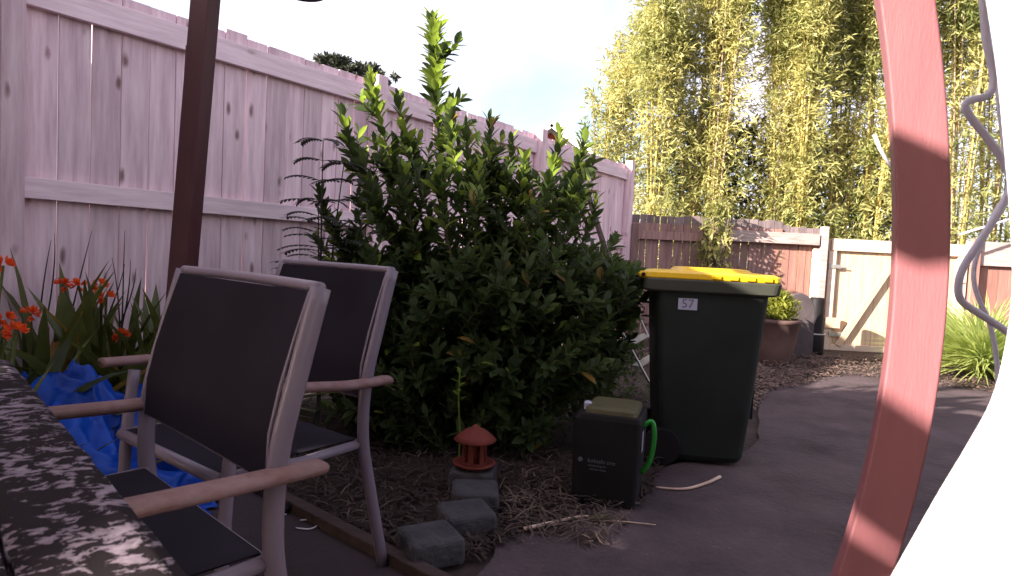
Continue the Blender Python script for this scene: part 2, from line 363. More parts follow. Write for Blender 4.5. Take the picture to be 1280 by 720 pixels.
back = empty('back_fence', BO, 'weathered grey and red timber fence closing the yard left of the gate', 'fence')
uG0 = bx(1030); u = 0.0; i = 0
zt1 = bray(900, 272).z; zt2 = bray(1000, 283).z
while u < uG0-.02:
    wd = rnd(.085, .125); px = u
    top = zt1 if u < bx(965) else zt2
    u1 = min(u+wd, uG0)
    bbox('paling', 'old_paling' if u < bx(958) else 'red_gate', back, u, u1-rnd(.003, .016), .06, (top-.12), -.004*(i % 2), .016, bevel=0)
    bbox('paling', 'old_top', back, u+rnd(0, .004), u1-rnd(.004, .012), top-.30, top+rnd(-.02, .012), -.026, .014, bevel=0)
    u = u1; i += 1
zr = bray(960, 292)
bbox('rail', 'old_rail', back, bx(898), uG0-.13, bray(960, 304).z, bray(960, 290).z, .075, .06, bevel=.006)
bbox('rail', 'old_paling', back, 0.02, bx(898)-.006, bray(830, 300).z, bray(830, 290).z, .05, .05)
bbox('rail', 'old_paling', back, 0.02, uG0-.13, .22, .30, .04, .04)
for uu, m_ in ((.04, 'old_paling'), (bx(897), 'old_rail'), (uG0-.06, 'old_rail')):
    bbox('post', m_, back, uu-.045, uu+.045, 0, 1.60 if m_ == 'old_paling' else bray(1036, 284).z, .06 if uu > 1 and uu < 2 else .062, .09, bevel=.005)
bbox('post', 'gate_rail', back, bx(1013), bx(1024), 0.0, bray(1018, 311).z, .05, .07)
# gate
gate = empty('timber_gate', bp(uG0), 'sunlit cream timber gate with diagonal brace behind the red post', 'gate')
ug1 = bx(1208)
zg0, zg1 = bray(1100, 441).z, bray(1100, 301).z
n = 11; wd = (ug1-uG0-.02)/n
for k in range(n):
    bbox('board', 'gate', gate, uG0+.01+k*wd+.002, uG0+.01+(k+1)*wd-.003, zg0+.02, zg1-.02+rnd(-.004, .004), -.005, .016, bevel=.0015)
bbox('stile', 'gate_rail', gate, uG0+.035, uG0+.135, zg0, zg1-.17, .026, .044)
bbox('stile', 'gate_rail', gate, ug1-.15, ug1-.02, zg0+.12, zg1-.17, .026, .044)
bbox('top_rail', 'gate_rail', gate, uG0+.06, ug1-.02, zg1-.165, zg1, .028, .05)
bbox('bottom_rail', 'gate_rail', gate, uG0+.137, ug1-.02, zg0-.02, zg0+.09, .026, .044)
bbox('middle_block', 'gate', gate, uG0+.03, uG0+.24, bray(1050, 410).z, bray(1050, 400).z+.03, .06, .03)
a_, b_ = bray(1047, 432, .05), bray(1121, 322, .05)
br = MB().beam(a_, b_, .030, .085, up=Vector((0, 0, 1)).cross(BD).cross(b_-a_).normalized() if False else (b_-a_).cross(BN)); wbuild(br, 'brace', 'gate', gate, bevel=.003)
a_, b_ = bray(1197, 436, .05), bray(1150, 340, .05)
br = MB().beam(a_, b_, .030, .075, up=(b_-a_).cross(BN)); wbuild(br, 'brace', 'gate', gate, bevel=.003)
for py in (333, 418):
    h = MB(); c = bray(1044, py, .055); h.box(c, (.17, .006, .05)); h.tube([c+Vector((-.085, -.006, -.04)), c+Vector((-.085, -.006, .04))], .010, 8); h.beam(c+Vector((0, -.002, 0)), c+Vector((.16, -.002, -.01)), .004, .018)
    wbuild(h, 'hinge', 'steel', gate)
h = MB(); c = bray(1198, 352, .055); h.box(c, (.05, .01, .07)); h.tube([c+Vector((-.03, -.02, 0)), c+Vector((.05, -.02, 0))], .008, 8); wbuild(h, 'latch', 'steel', gate)
rfx = bx(1213)
right = empty('right_fence', bp(rfx), 'red brown fence panel with grey capping to the right of the gate', 'fence')
for k in range(24):
    bbox('paling', 'red_gate', right, rfx+k*.13, rfx+k*.13+.124, .05, bray(1230, 318).z, -.01, .016, bevel=0)
bbox('rail', 'old_rail', right, rfx-.1, rfx+3.1, bray(1225, 332).z, bray(1225, 302).z, .03, .05)
bbox('rail', 'red_gate', right, rfx, rfx+3.1, .25, .35, .03, .05)
bbox('post', 'red_gate', right, rfx-.04, rfx+.06, 0, bray(1210, 298).z, .045, .10)
stp = empty('sleeper_step', bray(1170, 458), 'two stacked sawn timber sleepers in front of the gate foot', 'step')
stp.location.z = 0
for z0, z1 in ((0.0, .075), (.10, .19)):
    b = MB(); c = bp(bx(1165), .12, (z0+z1)/2); b.box(c, (.62, .12, z1-z0)); wbuild(b, 'sleeper', 'gate', stp, bevel=.006)
b = MB(); b.box(bp(bx(1165), .12, .086), (.5, .06, .029)); wbuild(b, 'spacer', 'black', stp)

# ================================================================== PERGOLA
perg = empty('pergola', (.74, 1.2, 0), 'red brown timber pergola posts standing left and right of the yard view', 'pergola')
YP = 1.2
yy_ = [0, 80, 167, 250, 330, 410, 500, 560, 615, 670, 712]; xx_ = [1129.5, 1139, 1147, 1149, 1148.5, 1144.5, 1131.5, 1121, 1105, 1090.5, 1079]
pf = np.polyfit(yy_, xx_, 3)
c0 = [P(float(np.polyval(pf, y)), y, YP+.045) for y in range(-40, 781, 60)]
c0 = [c0[0]+(c0[0]-c0[1])*k for k in (7, 3.5)] + c0 + [c0[-1]+(c0[-1]-c0[-2])*k for k in (2.2, 4.6)]
for c in c0: c.y = YP+.045
c0[0].z = 2.32; c0[-1].z = 0
cs = spline(c0, 6)
b = MB(); hw, hd = .044, .045
yaw = R(-26); ax = Vector((math.cos(yaw), math.sin(yaw), 0)); ay = Vector((-math.sin(yaw), math.cos(yaw), 0))
vs = []
for c in cs:
    for sx, sy in ((-1, -1), (1, -1), (1, 1), (-1, 1)): vs.append(c+ax*sx*hw+ay*sy*hd)
m_ = len(cs); fs = [(i*4+k, i*4+(k+1) % 4, (i+1)*4+(k+1) % 4, (i+1)*4+k) for i in range(m_-1) for k in range(4)]+[(3, 2, 1, 0), tuple((m_-1)*4+k for k in range(4))]
b.add(vs, fs); wbuild(b, 'post', 'red', perg, bevel=.004, seg=3)
# left post
YL = 2.9
a_, c_ = P(257, 0, YL), P(232, 300, YL)
d_ = (a_-c_).normalized(); foot = c_-d_*(c_.z/d_.z); head = c_+d_*((2.32-c_.z)/d_.z)
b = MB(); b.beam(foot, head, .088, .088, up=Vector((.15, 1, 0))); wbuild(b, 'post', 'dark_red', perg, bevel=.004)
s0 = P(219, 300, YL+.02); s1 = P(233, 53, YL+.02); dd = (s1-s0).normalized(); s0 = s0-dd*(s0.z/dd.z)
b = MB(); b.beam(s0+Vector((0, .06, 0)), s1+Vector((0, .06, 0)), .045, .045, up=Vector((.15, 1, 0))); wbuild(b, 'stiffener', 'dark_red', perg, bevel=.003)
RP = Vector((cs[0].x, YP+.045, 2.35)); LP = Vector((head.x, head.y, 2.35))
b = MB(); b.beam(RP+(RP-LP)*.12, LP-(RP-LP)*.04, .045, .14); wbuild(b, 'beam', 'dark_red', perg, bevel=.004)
rd = Vector((.44, .9, 0)).normalized()
def shade_roof_slab(pts, z=2.44):  # unseen panels, added and cut so their shade falls on yard and table
    b = MB(); n = len(pts); b.add([(x, y, z) for x, y in pts]+[(x, y, z+.03) for x, y in pts], [tuple(range(n-1, -1, -1)), tuple(range(n, 2*n))]+[(k, (k+1) % n, n+(k+1) % n, n+k) for k in range(n)])
    wbuild(b, 'shade_roof_panel', 'roof', perg)
shade_roof_slab([(-4.9, -2.2), (-4.2, -2.2), (-4.2, -.953), (-4.9, -.953)])
shade_roof_slab([(-4.9, -.95), (-3.45, -.95), (-3.45, 2.98), (-4.9, 2.98)])
shade_roof_slab([(-.2, -2.4), (3.2, -2.4), (3.2, .95), (-.2, 1.15)])
shade_roof_slab([(-3.447, -.05), (-2.1, -.05), (-2.1, 2.55), (-3.447, 2.98)])
for c, e, wd in (((-1.90, -.25), (-1.70, .75), .36), ((-3.11, -.93), (-2.9, -.40), .38)):
    b = MB(); b.beam((c[0], c[1], 2.42), (e[0], e[1], 2.42), wd, .04); wbuild(b, 'shadow_rafter', 'dark_red', perg)  # unseen, added to throw the shadow bands on the right post
for c in ((-4.8, -.8), (-4.8, 2.9)):
    b = MB(); b.beam((c[0], c[1], 0), (c[0], c[1], 2.43), .09, .09, up=Vector((0, 1, 0))); wbuild(b, 'post', 'dark_red', perg)
b = MB(); b.box((.2, -2.55, 1.3), (9.5, .2, 2.6)); struct(b.build('shade_wall', 'edging'))  # unseen wall added behind the camera to darken the foreground
# small lamp bracket at the top edge
pb_ = P(378, -10, 2.35)
lb = empty('patio_lamp', pb_, 'small dark lamp hanging at the top edge above the fence', 'lamp')
b = MB(); b.lathe((0, 0, 0), [(.035, .05), (.085, .035), (.088, .0), (.078, -.006)], 20); b.build('shade', 'black', lb, smooth=True)
b = MB(); b.tube([(0, 0, .05), (0, 0, 2.30-pb_.z)], .006, 8); b.build('rod', 'black', lb)

# ================================================================== TABLE
TA = Vector((-.335, .655, 0)); TB = Vector((-1.41, 1.77, 0)); td = (TB-TA).normalized(); tn = Vector((-td.y, td.x, 0))
if tn.x > 0: tn = -tn
trz = math.atan2(td.y, td.x)
table = empty('outdoor_table', TA, 'weathered outdoor timber table with peeling bark-like top in the lower left corner', 'table', rz=trz)
sy = 1 if (Matrix.Rotation(-trz, 3, 'Z') @ tn).y > 0 else -1
def plank_mesh(L, W, seed):
    nx, ny = 60, 7; b = MB(); vs = []
    for j in range(ny+1):
        for i_ in range(nx+1):
            x = -L*.42+L*i_/nx; y = W*j/ny; e = min(y, W-y)
            z = .0022*noise.noise(Vector((x*26, y*60+seed, 1)))+.0022*noise.noise(Vector((x*60, y*90+seed, 5)))-(.004 if e < .002 else 0)
            yy = y+(.0028*noise.noise(Vector((x*22, seed, 2))) if e < 1e-4 else 0)
            vs.append((x, yy*sy, .75+z))
    W1 = nx+1; fs = [(j*W1+i_, j*W1+i_+1, (j+1)*W1+i_+1, (j+1)*W1+i_) for j in range(ny) for i_ in range(nx)]
    if sy < 0: fs = [f[::-1] for f in fs]
    nb = len(vs); vs += [(v[0], v[1], .722) for v in vs[:nb]]
    ring = [i_ for i_ in range(W1)]+[j*W1+nx for j in range(1, ny+1)]+[ny*W1+i_ for i_ in range(nx-1, -1, -1)]+[j*W1 for j in range(ny-1, 0, -1)]
    rr = len(ring)
    for k in range(rr):
        a, c = ring[k], ring[(k+1) % rr]; fs.append((a, a+nb, c+nb, c) if sy > 0 else (c, c+nb, a+nb, a))
    b.add(vs, fs); return b
for k in range(7):
    b = plank_mesh(2.4, .128, k*3.7); o = b.build('plank', 'table', table, smooth=True); o.location = (0, sy*k*.134, rnd(-.002, .002))
MB().box((.2, sy*.06, .69), (2.1, .03, .06)).build('apron', 'table', table)
for x in (-.75, 1.2): MB().box((x, sy*.10, .36), (.07, .07, .72)).build('leg', 'table', table)
for x in (-.75, 1.2): MB().box((x, sy*.84, .36), (.07, .07, .72)).build('leg', 'table', table)

# ================================================================== CHAIRS
def make_chair(label, x, y, a, wd, rec, zt, zs, za, slope):
    wv = Vector((math.cos(a), math.sin(a), 0)); fv = Vector((wv.y, -wv.x, 0))
    root = empty('sling_chair', (x, y, 0), label, 'chair', 'sling armchairs around the table')
    def Q(u, f, z): return wv*(u*wd/2)+fv*f+Vector((0, 0, z))
    D = .46
    for s in (-1, 1):
        # rear leg and back upright in one curved tube
        pts = spline([Q(s*1.0, -.11, 0), Q(s, -.035, zs-.15), Q(s, .0, zs+.02), Q(s, -.005, zs+.20), Q(s, -rec*.5, (zs+zt)/2+.10), Q(s, -rec, zt)], 5)
        MB().tube(pts, .0155, 12, ref=fv, flat=1.35).build('back_leg', 'frame', root, smooth=True)
        pts = spline([Q(s, D+.02, 0), Q(s, D-.0, zs), Q(s, D-.02, za-.03+slope)], 5)
        MB().tube(pts, .018, 12).build('front_leg', 'frame', root, smooth=True)
        fb = [Q(s, -.13, .008), Q(s, D+.02, .008)]
        for q in fb: MB().lathe(q-Vector((0, 0, .008)), [(.024, 0), (.024, .03)], 12).build('foot', 'black', root)
        MB().tube([Q(s*.97, .0, zs), Q(s*.97, D*.5, zs-.008), Q(s*.97, D+.02, zs+.005)], .015, 10).build('seat_rail', 'frame', root, smooth=True)
        # wooden armrest, flat on top with a rounded end
        ap = spline([Q(s*1.02, -.085, za), Q(s*1.04, -.06, za+.001), Q(s*1.05, .08, za+.003), Q(s*1.06, .3, za+slope*.8), Q(s*1.05, D+.05, za+slope), Q(s*1.05, D+.07, za+slope)], 5)
        n_ = len(ap); rr = [.031*min(1, .45+.55*min(i_, n_-1-i_)/3) for i_ in range(n_)]
        MB().tube(ap, rr, 14, ref=Vector((0, 0, 1)), flat=.5).build('armrest', 'arm', root, smooth=True)
        if s < 0: 
            MB().tube([Q(s*.97, D+.012, za-.03+slope), Q(s*.80, D+.012, za-.03+slope)], .0001, 4)
    MB().tube(spline([Q(-1, -rec, zt), Q(-.5, -rec-.010, zt+.001), Q(0, -rec-.014, zt+.001), Q(.5, -rec-.010, zt+.001), Q(1, -rec, zt)], 4), .0115, 10).build('top_rail', 'frame', root, smooth=True)
    MB().tube([Q(-.97, D+.02, zs), Q(.97, D+.02, zs)], .017, 10).build('front_rail', 'frame', root, smooth=True)
    MB().tube([Q(-.97, .012, zs+.0), Q(.97, .012, zs+.0)], .012, 10).build('rear_rail', 'frame', root, smooth=True)
    MB().tube([Q(-.98, -.0, zs+.155), Q(.98, -.0, zs+.155)], .009, 10).build('lower_back_rail', 'frame', root, smooth=True)
    # slings
    def grid(fn, nu, nv, th, nrm):
        b = MB(); vs = [fn(i_/nu*2-1, j/nv) for j in range(nv+1) for i_ in range(nu+1)]; W1 = nu+1; nb = len(vs)
        vs2 = [v+nrm*th for v in vs]; fs = []
        for j in range(nv):
            for i_ in range(nu):
                q = (j*W1+i_, j*W1+i_+1, (j+1)*W1+i_+1, (j+1)*W1+i_); fs.append(q); fs.append(tuple(nb+k for k in q[::-1]))
        return b.add(vs+vs2, fs)
    def backf(u, v):
        z = zs+.155+(zt-.008-zs-.155)*v
        f = [-.002, -.005, -rec*.30, -rec*.62, -rec*.98]; k = min(3, int(v*4)); fr = v*4-k
        ff = f[k]*(1-fr)+f[k+1]*fr
        return Q(u*.955, ff+.012-.020*(1-u*u)*math.sin(math.pi*min(1, v+.05)), z)
    grid(backf, 12, 12, .003, fv).build('back_sling', 'sling', root, smooth=True)
    def seatf(u, v): return Q(u*.93, .012+(D-.0)*v, zs+.012-.022*(1-u*u)*math.sin(math.pi*v))
    grid(seatf, 12, 10, .003, Vector((0, 0, 1))).build('seat_sling', 'sling', root, smooth=True)
    for s in (-1, 1):
        MB().tube([backf(s*1.0, v/8)+fv*.0 for v in range(9)], .0045, 6).build('sling_edge', 'frame', root, smooth=True)
    return root
make_chair('nearest dark mesh armchair pulled in to the table edge', -.668, 1.393, -.731, .659, .081, 1.007, .49, .659, .011)
make_chair('dark mesh armchair standing behind the nearest one, beside the shrub', -.706, 2.236, -.641, .616, .10, 1.017, .451, .653, .03)

# ================================================================== WHEELIE BIN
bw = empty('wheelie_bin', (1.075, 3.62, 0), 'dark green wheelie bin with a bright yellow lid beside the shrub', 'bin', rz=R(-7))
def loft(b, secs, close=True):           # secs: list of (z, x0, x1, y0, y1, r)
    n = 20; vs = []
    for z, x0, x1, y0, y1, r in secs:
        for cx, cy, a0 in ((x1-r, y1-r, 0), (x0+r, y1-r, 90), (x0+r, y0+r, 180), (x1-r, y0+r, 270)):
            for k in range(5):
                a = R(a0+k*22.5); vs.append((cx+r*math.cos(a), cy+r*math.sin(a), z if not callable(z) else z(cx+r*math.cos(a))))
    m = len(secs); fs = [(i_*n+k, i_*n+(k+1) % n, (i_+1)*n+(k+1) % n, (i_+1)*n+k) for i_ in range(m-1) for k in range(n)]
    fs += [tuple(range(n-1, -1, -1)), tuple((m-1)*n+k for k in range(n))]
    return b.add(vs, fs)
b = MB(); loft(b, [(.03, -.20, .22, -.22, .22, .06), (.06, -.215, .235, -.235, .235, .06), (.30, -.235, .255, -.25, .25, .05), (.90, -.275, .30, -.275, .275, .05), (.965, -.28, .305, -.28, .28, .05)])
b.build('body', 'bin', bw, smooth=False, bevel=.004)
zf = lambda x: .945-(x+.3)*.0
b = MB(); loft(b, [(.935, -.33, .325, -.292, .292, .04), (.945, -.345, .345, -.305, .305, .04), (1.0, -.35, .355, -.31, .31, .04), (1.006, -.345, .35, -.305, .305, .04)]); b.build('rim', 'bin_rim', bw, bevel=.003)
b = MB()
loft(b, [(1.004, -.36, .345, -.300, .300, .045), (1.010, -.365, .352, -.306, .306, .045), (1.036, -.36, .350, -.304, .304, .045), (1.048, -.25, .325, -.28, .28, .05)])
b.build('lid', 'yellow', bw, bevel=.004)
b = MB(); loft(b, [(1.046, -.17, .24, -.22, .22, .06), (1.066, -.15, .215, -.20, .20, .06), (1.069, -.13, .20, -.18, .18, .06)]); b.build('lid_crown', 'yellow', bw, bevel=.004)
b = MB()
for k in range(4): b.box((.02+k*.085, -.309, 1.022), (.045, .010, .020))
b.build('lid_rib', 'yellow', bw, bevel=.003)
for yy in (-.20, .20):
    MB().tube([(-.355, yy-.07, 1.020), (-.355, yy+.07, 1.020)], .019, 12).build('hinge', 'yellow', bw, smooth=True)
    MB().tube([(-.355, yy-.112, 1.02), (-.355, yy-.105, 1.02)], .011, 10).build('hinge_pin', 'black', bw)
MB().tube([(-.37, -.26, .99), (-.385, -.2, .985), (-.385, .2, .985), (-.37, .26, .99)], .014, 10).build('handle', 'bin', bw, smooth=True)
for yy in (-.24, .24):
    w_ = MB().tube([(-.20, yy-.025, .10), (-.20, yy+.025, .10)], .10, 24).build('wheel', 'black', bw, bevel=.006)
MB().tube([(-.20, -.26, .10), (-.20, .26, .10)], .010, 8).build('axle', 'steel', bw)
for zz in (.62,):
    b = MB()
    for k in (.262, .288): b.box((k, -.10, .55), (.012, .012, .6))
    b.build('front_rib', 'bin', bw)
# number sticker
def text_mesh(txt, size, name):
    cu = bpy.data.curves.new(name, 'FONT'); cu.body = txt; cu.size = size; cu.align_x = 'CENTER'; cu.align_y = 'CENTER'; cu.extrude = .0006; cu.resolution_u = 3
    o = bpy.data.objects.new(name, cu); COL.objects.link(o); dg = bpy.context.evaluated_depsgraph_get(); me = bpy.data.meshes.new_from_object(o.evaluated_get(dg)); bpy.data.objects.remove(o); me.name = name; return me
st = MB().box((0, 0, 0), (.098, .003, .060)).build('number_sticker', 'sticker', bw); st.location = (-.115, -.2785, .875); st.rotation_euler = (R(-2.6), 0, 0)
me = text_mesh('57', .066, 'number'); me.materials.append(M['ink']); link('number', me, st, loc=(0, -.0023, 0), rot=(R(90), 0, 0))

# ================================================================== BLACK COMPOST CAN
bc = empty('compost_bin', G(765, 638)+Vector((0, .16, 0)), 'small black plastic bin with green handle on the mulch left of the wheelie bin', 'bin', rz=R(-17))
b = MB(); loft(b, [(0, -.135, .135, -.135, .135, .03), (.012, -.142, .142, -.142, .142, .03), (.30, -.150, .150, -.150, .150, .03), (.385, -.150, .150, -.150, .150, .03), (.41, -.13, .145, -.145, .145, .03)]); b.build('body', 'black', bc, bevel=.004)
b = MB(); loft(b, [(.408, -.105, .130, -.135, .135, .03), (.43, -.10, .125, -.13, .13, .03), (.437, -.085, .11, -.11, .11, .03)]); b.build('lid', 'khaki', bc, bevel=.004)
MB().tube(spline([(.150, -.05, .36), (.185, -.05, .385), (.20, -.05, .33), (.195, -.05, .25), (.18, -.05, .19), (.152, -.05, .15)], 5), .011, 10).build('handle', 'green', bc, smooth=True)
MB().box((.1535, -.085, .30), (.003, .05, .085)).build('side_label', 'sticker', bc)
MB().lathe((-.10, -.06, .41), [(.018, 0), (.018, .03), (.012, .036)], 14).build('knob', 'sticker', bc)
for txt, sz, x, z in (('bokashi one', .025, -.012, .205), ('composting bin', .013, -.03, .184), ('kitchen waste', .013, -.026, .168)):
    me = text_mesh(txt, sz, 'lettering'); me.materials.append(M['pale_ink']); link('lettering', me, bc, loc=(x, -.1505, z), rot=(R(90), 0, 0))
b = MB().tube([(-.105, -.152, .205), (-.105, -.146, .205)], .010, 16).build('emblem', 'pale_ink', bc)

# ================================================================== BLOCKS AND LANTERN
blocks = [((538, 664), 28, 'front concrete block of the short row below the lantern'), ((583, 634), 22, 'middle concrete block of the short row below the lantern'), ((594, 607), 4, 'concrete block directly in front of the terracotta lantern')]
def block_mesh():
    b = MB(); n = 6; L_, W_, H_ = .205, .19, .10
    b.box((0, 0, H_/2), (L_, W_, H_), taper=.97); return b
for k, ((px, py), rz, lab) in enumerate(blocks):
    p = G(px, py, .10); o = block_mesh().build('concrete_block', 'block', bevel=.02, seg=3); o.location = (p.x, p.y, 0); o.rotation_euler = (0, 0, R(rz)); tag(o, lab, 'block', 'concrete blocks in a short curved row')
p4 = G(592, 586, .11)
o = block_mesh().build('concrete_block', 'block', bevel=.012, seg=3); o.location = (p4.x, p4.y+.03, 0); o.scale = (1, 1, 1.1); o.rotation_euler = (0, 0, R(-6)); tag(o, 'rear concrete block carrying the terracotta lantern', 'block', 'concrete blocks in a short curved row')
ln = empty('terracotta_lantern', (p4.x, p4.y+.02, .11), 'small red terracotta garden lantern standing on the rear concrete block', 'lantern')
MB().lathe((0, 0, 0), [(.045, 0), (.06, .004), (.095, .02), (.098, .028), (.088, .028), (.05, .016)], 28).build('saucer', 'terra', ln, smooth=True)
b = MB()
for k in range(6):
    a = k*math.pi/3+.25
    b.box((.050*math.cos(a), .050*math.sin(a), .078), (.010, .024, .115), Matrix.Rotation(a, 3, 'Z'))
b.lathe((0, 0, .016), [(.056, 0), (.056, .012)], 24); b.lathe((0, 0, .118), [(.058, 0), (.058, .014)], 24); b.build('body', 'terra', ln, bevel=.003)
b = MB().lathe((0, 0, .02), [(.034, 0), (.034, .10)], 16).build('inner_cup', 'terra', ln, smooth=True)
MB().lathe((0, 0, .130), [(.092, -.004), (.098, .002), (.075, .022), (.045, .045), (.018, .056), (.012, .066), (.0, .07)], 28, cap=False).build('cap', 'terra', ln, smooth=True)

# ================================================================== EDGING, STICK, LOOPS
b = MB(); b.beam(ea-ed*.9+Vector((0, 0, .02)), ea+ed*1.7+Vector((0, 0, .02)), .055, .055); o = b.build('edging_board', 'edging', bevel=.006); tag(o, 'brown timber edging board between patio and mulch bed', 'edging')
def stick(name, px, rad, m, label, cat, z=.012, taper=True, group=None):
    pts = spline([G(x, y, z) for x, y in px], 6); n_ = len(pts)
    o = MB().tube(pts, [rad*(1-.5*i_/n_) if taper else rad for i_ in range(n_)], 7).build(name, m, smooth=True); return tag(o, label, cat, group)
stick('curved_stick', [(900, 596), (885, 603), (862, 610), (842, 611), (820, 609)], .009, 'stick', 'pale curved stick on the driveway right of the black bin', 'stick', z=.02)
stick('straight_stick', [(655, 661), (690, 653), (722, 646), (735, 645)], .008, 'stick', 'short thick stick lying below the black bin', 'stick', z=.03)
stick('thin_twig', [(740, 650), (780, 652), (820, 656)], .004, 'stick', 'thin pale twig reaching onto the driveway', 'twig', z=.02)
stick('cable_loop', [(362, 626), (345, 628), (338, 636), (345, 642), (358, 643)], .003, 'cable', 'small pale wire loop on the patio behind the chair leg', 'wire', z=.012, taper=False)
stick('cable_loop', [(375, 650), (392, 650), (398, 655), (388, 661), (370, 660)], .003, 'cable', 'oval pale wire loop right of the chair leg', 'wire', z=.012, taper=False)
o = MB(); c = G(735, 649, .03); tv, tf = leaf_tpl(.11, .05, .15, .1)
x_, y_, z_ = frame_of(Vector((1, .25, .1)), Vector((0, 0, 1)))
o.add([c+x_*v[0]+y_*v[1]+z_*v[2] for v in tv], tf); o = o.build('fallen_leaf', 'khaki', smooth=True); tag(o, 'yellow green fallen leaf on the straw below the black bin', 'leaf')

# ================================================================== TARP
def tarp(name, cpx, cz, rx, ry, h, seed, label):
    c = cpx; n = 110; b = MB(); vs = []
    for j in range(n+1):
        for i_ in range(n+1):
            u_, v_ = i_/n*2-1, j/n*2-1; r = math.sqrt(u_*u_+v_*v_)
            p = Vector((u_*2.3+seed, v_*2.3, seed))
            k1 = 1-abs(noise.noise(p*1.1))*2; k2 = 1-abs(noise.noise(p*2.3+Vector((4, 0, 0))))*2; k3 = noise.noise(p*6)
            env = max(0, 1-r**1.7)**.75
            z = h*env*(.50+.36*k1+.16*k2)+(.012*k3+.05*(1-abs(noise.noise(p*3.7+Vector((0, 9, 0))))*2.5)*.5)*env+.02
            vs.append(Vector((c.x+rx*u_*(1+.12*k2), c.y+ry*v_*(1+.12*k1), max(.012, z))))
    W1 = n+1; b.add(vs, [(j*W1+i_, j*W1+i_+1, (j+1)*W1+i_+1, (j+1)*W1+i_) for j in range(n) for i_ in range(n)])
    o = b.build(name, 'tarp', smooth=True)
    s = o.modifiers.new('thick', 'SOLIDIFY'); s.thickness = .002; tag(o, label, 'tarpaulin'); return o
tarp('blue_tarpaulin', Vector((-1.80, 2.62, 0)), 0, .60, .44, .52, 2.1, 'crumpled blue tarpaulin heaped between the flower bed and the chairs')

# ================================================================== FLOWER BED
strap = [leaf_tpl(1, .072, .25, d, 7) for d in (.15, .5, 1.0)]
for k, (tv, tf) in enumerate(strap):
    d = (.15, .5, 1.0)[k]
    for i_ in range(len(tv)):
        t_ = tv[i_, 1]; tv[i_, 2] = tv[i_, 2]  # drooping parabola kept
strap_me = [tpl_mesh('leaf', s, 'clivia') for s in strap]; strap_old = [tpl_mesh('leaf', s, 'clivia_old') for s in strap]
pet = leaf_tpl(1, .42, .2, -.15, 3)
def flower_head(n=9):
    ms = []
    for k in range(n):
        d0 = (rv()+Vector((0, 0, .7))).normalized()
        for q in range(5):
            a = q*1.2566; x, y, z = frame_of(d0, rv()); d = (y+(x*math.cos(a)+z*math.sin(a))*.75)
            X, Y_, Z = frame_of(d, y); ms.append((d0*.012, X, Y_, Z, .032))
    return np_mesh('flower', pet, ms, 'flower')
fl_me = [flower_head(8), flower_head(10)]
def clivia(base, h, nl, lean, label, flowers=(), old=.08, name='flowering_plant'):
    root = empty(name, base, label, 'plant', 'strap-leaved plants along the fence')
    for k in range(nl):
        a = rnd(0, 6.283); el = R(random.choice([rnd(12, 50), rnd(30, 86)])); d = Vector((math.cos(a)*math.cos(el), math.sin(a)*math.cos(el), math.sin(el)))+lean*.15
        X, Y_, Z = frame_of(d, Vector((0, 0, 1)) if el < 1.4 else rv())
        kk = 0 if el > 1.25 else random.choice([0, 1, 1, 2]); s = h*rnd(.7, 1.12)
        if kk == 2: s *= .8
        me = (strap_old if random.random() < old else strap_me)[kk]
        link('leaf', me, root, mw=mat4(Vector((rnd(-.07, .07), rnd(-.07, .07), rnd(0, .05))), X, Y_, Z, (s*rnd(.8, 1.15), s, s)))
    for px, py, Y_ in flowers:
        q = P(px, py, Y_)-Vector(base)
        link('flower', random.choice(fl_me), root, mw=Matrix.Translation(q) @ Matrix.Rotation(rnd(0, 6), 4, 'Z'))
        MB().tube(bez([(0, 0, 0), (q.x*.3, q.y*.3, q.z*.7), q], 6), .006, 6).build('flower_stalk', 'clivia', root)
Z3 = Vector((0, 0, 0))
L_ = 'clivia'
beds = [((-2.05, 2.50), .72, 30, 'leafy flowering plant at the left picture edge with red blooms', ((-12, 470, 2.5), (4, 332, 2.5), (6, 400, 2.5), (10, 412, 2.5))),
        ((-2.12, 2.85), .84, 34, 'strap-leaved plant with tall dark upright blade by the fence post', ((38, 392, 2.75),)),
        ((-1.98, 3.10), .82, 34, 'strap-leaved plant with three orange red blooms at its centre', ((98, 357, 3.0), (126, 358, 3.0), (133, 372, 3.0), (78, 356, 3.1))),
        ((-1.80, 3.20), .74, 32, 'strap-leaved plant with yellowing leaves in front of the left post', ((152, 420, 3.1),)),
        ((-1.58, 3.30), .66, 28, 'low strap-leaved plant half hidden behind the near chair back', ()),
        ((-1.80, 2.28), .50, 26, 'low drooping strap-leaved plant directly behind the table', ((20, 415, 2.3),)),
        ((-1.78, 2.95), .50, 26, 'dark low strap-leaved plant behind the blue tarpaulin', ()),
        ((-2.20, 3.12), .80, 30, 'strap-leaved plant close to the fence at the left, behind the blooms', ()),
        ((-1.98, 3.35), .76, 30, 'strap-leaved plant hard against the fence between the blooms and the left post', ()),
        ((-1.72, 3.40), .72, 30, 'strap-leaved plant at the foot of the left post', ())]
for (x, y), h, nl, lab, fl in beds: clivia(Vector((x, y, 0)), h*1.08, int(nl*2.7), Vector((0, 0, .3)), lab, fl)
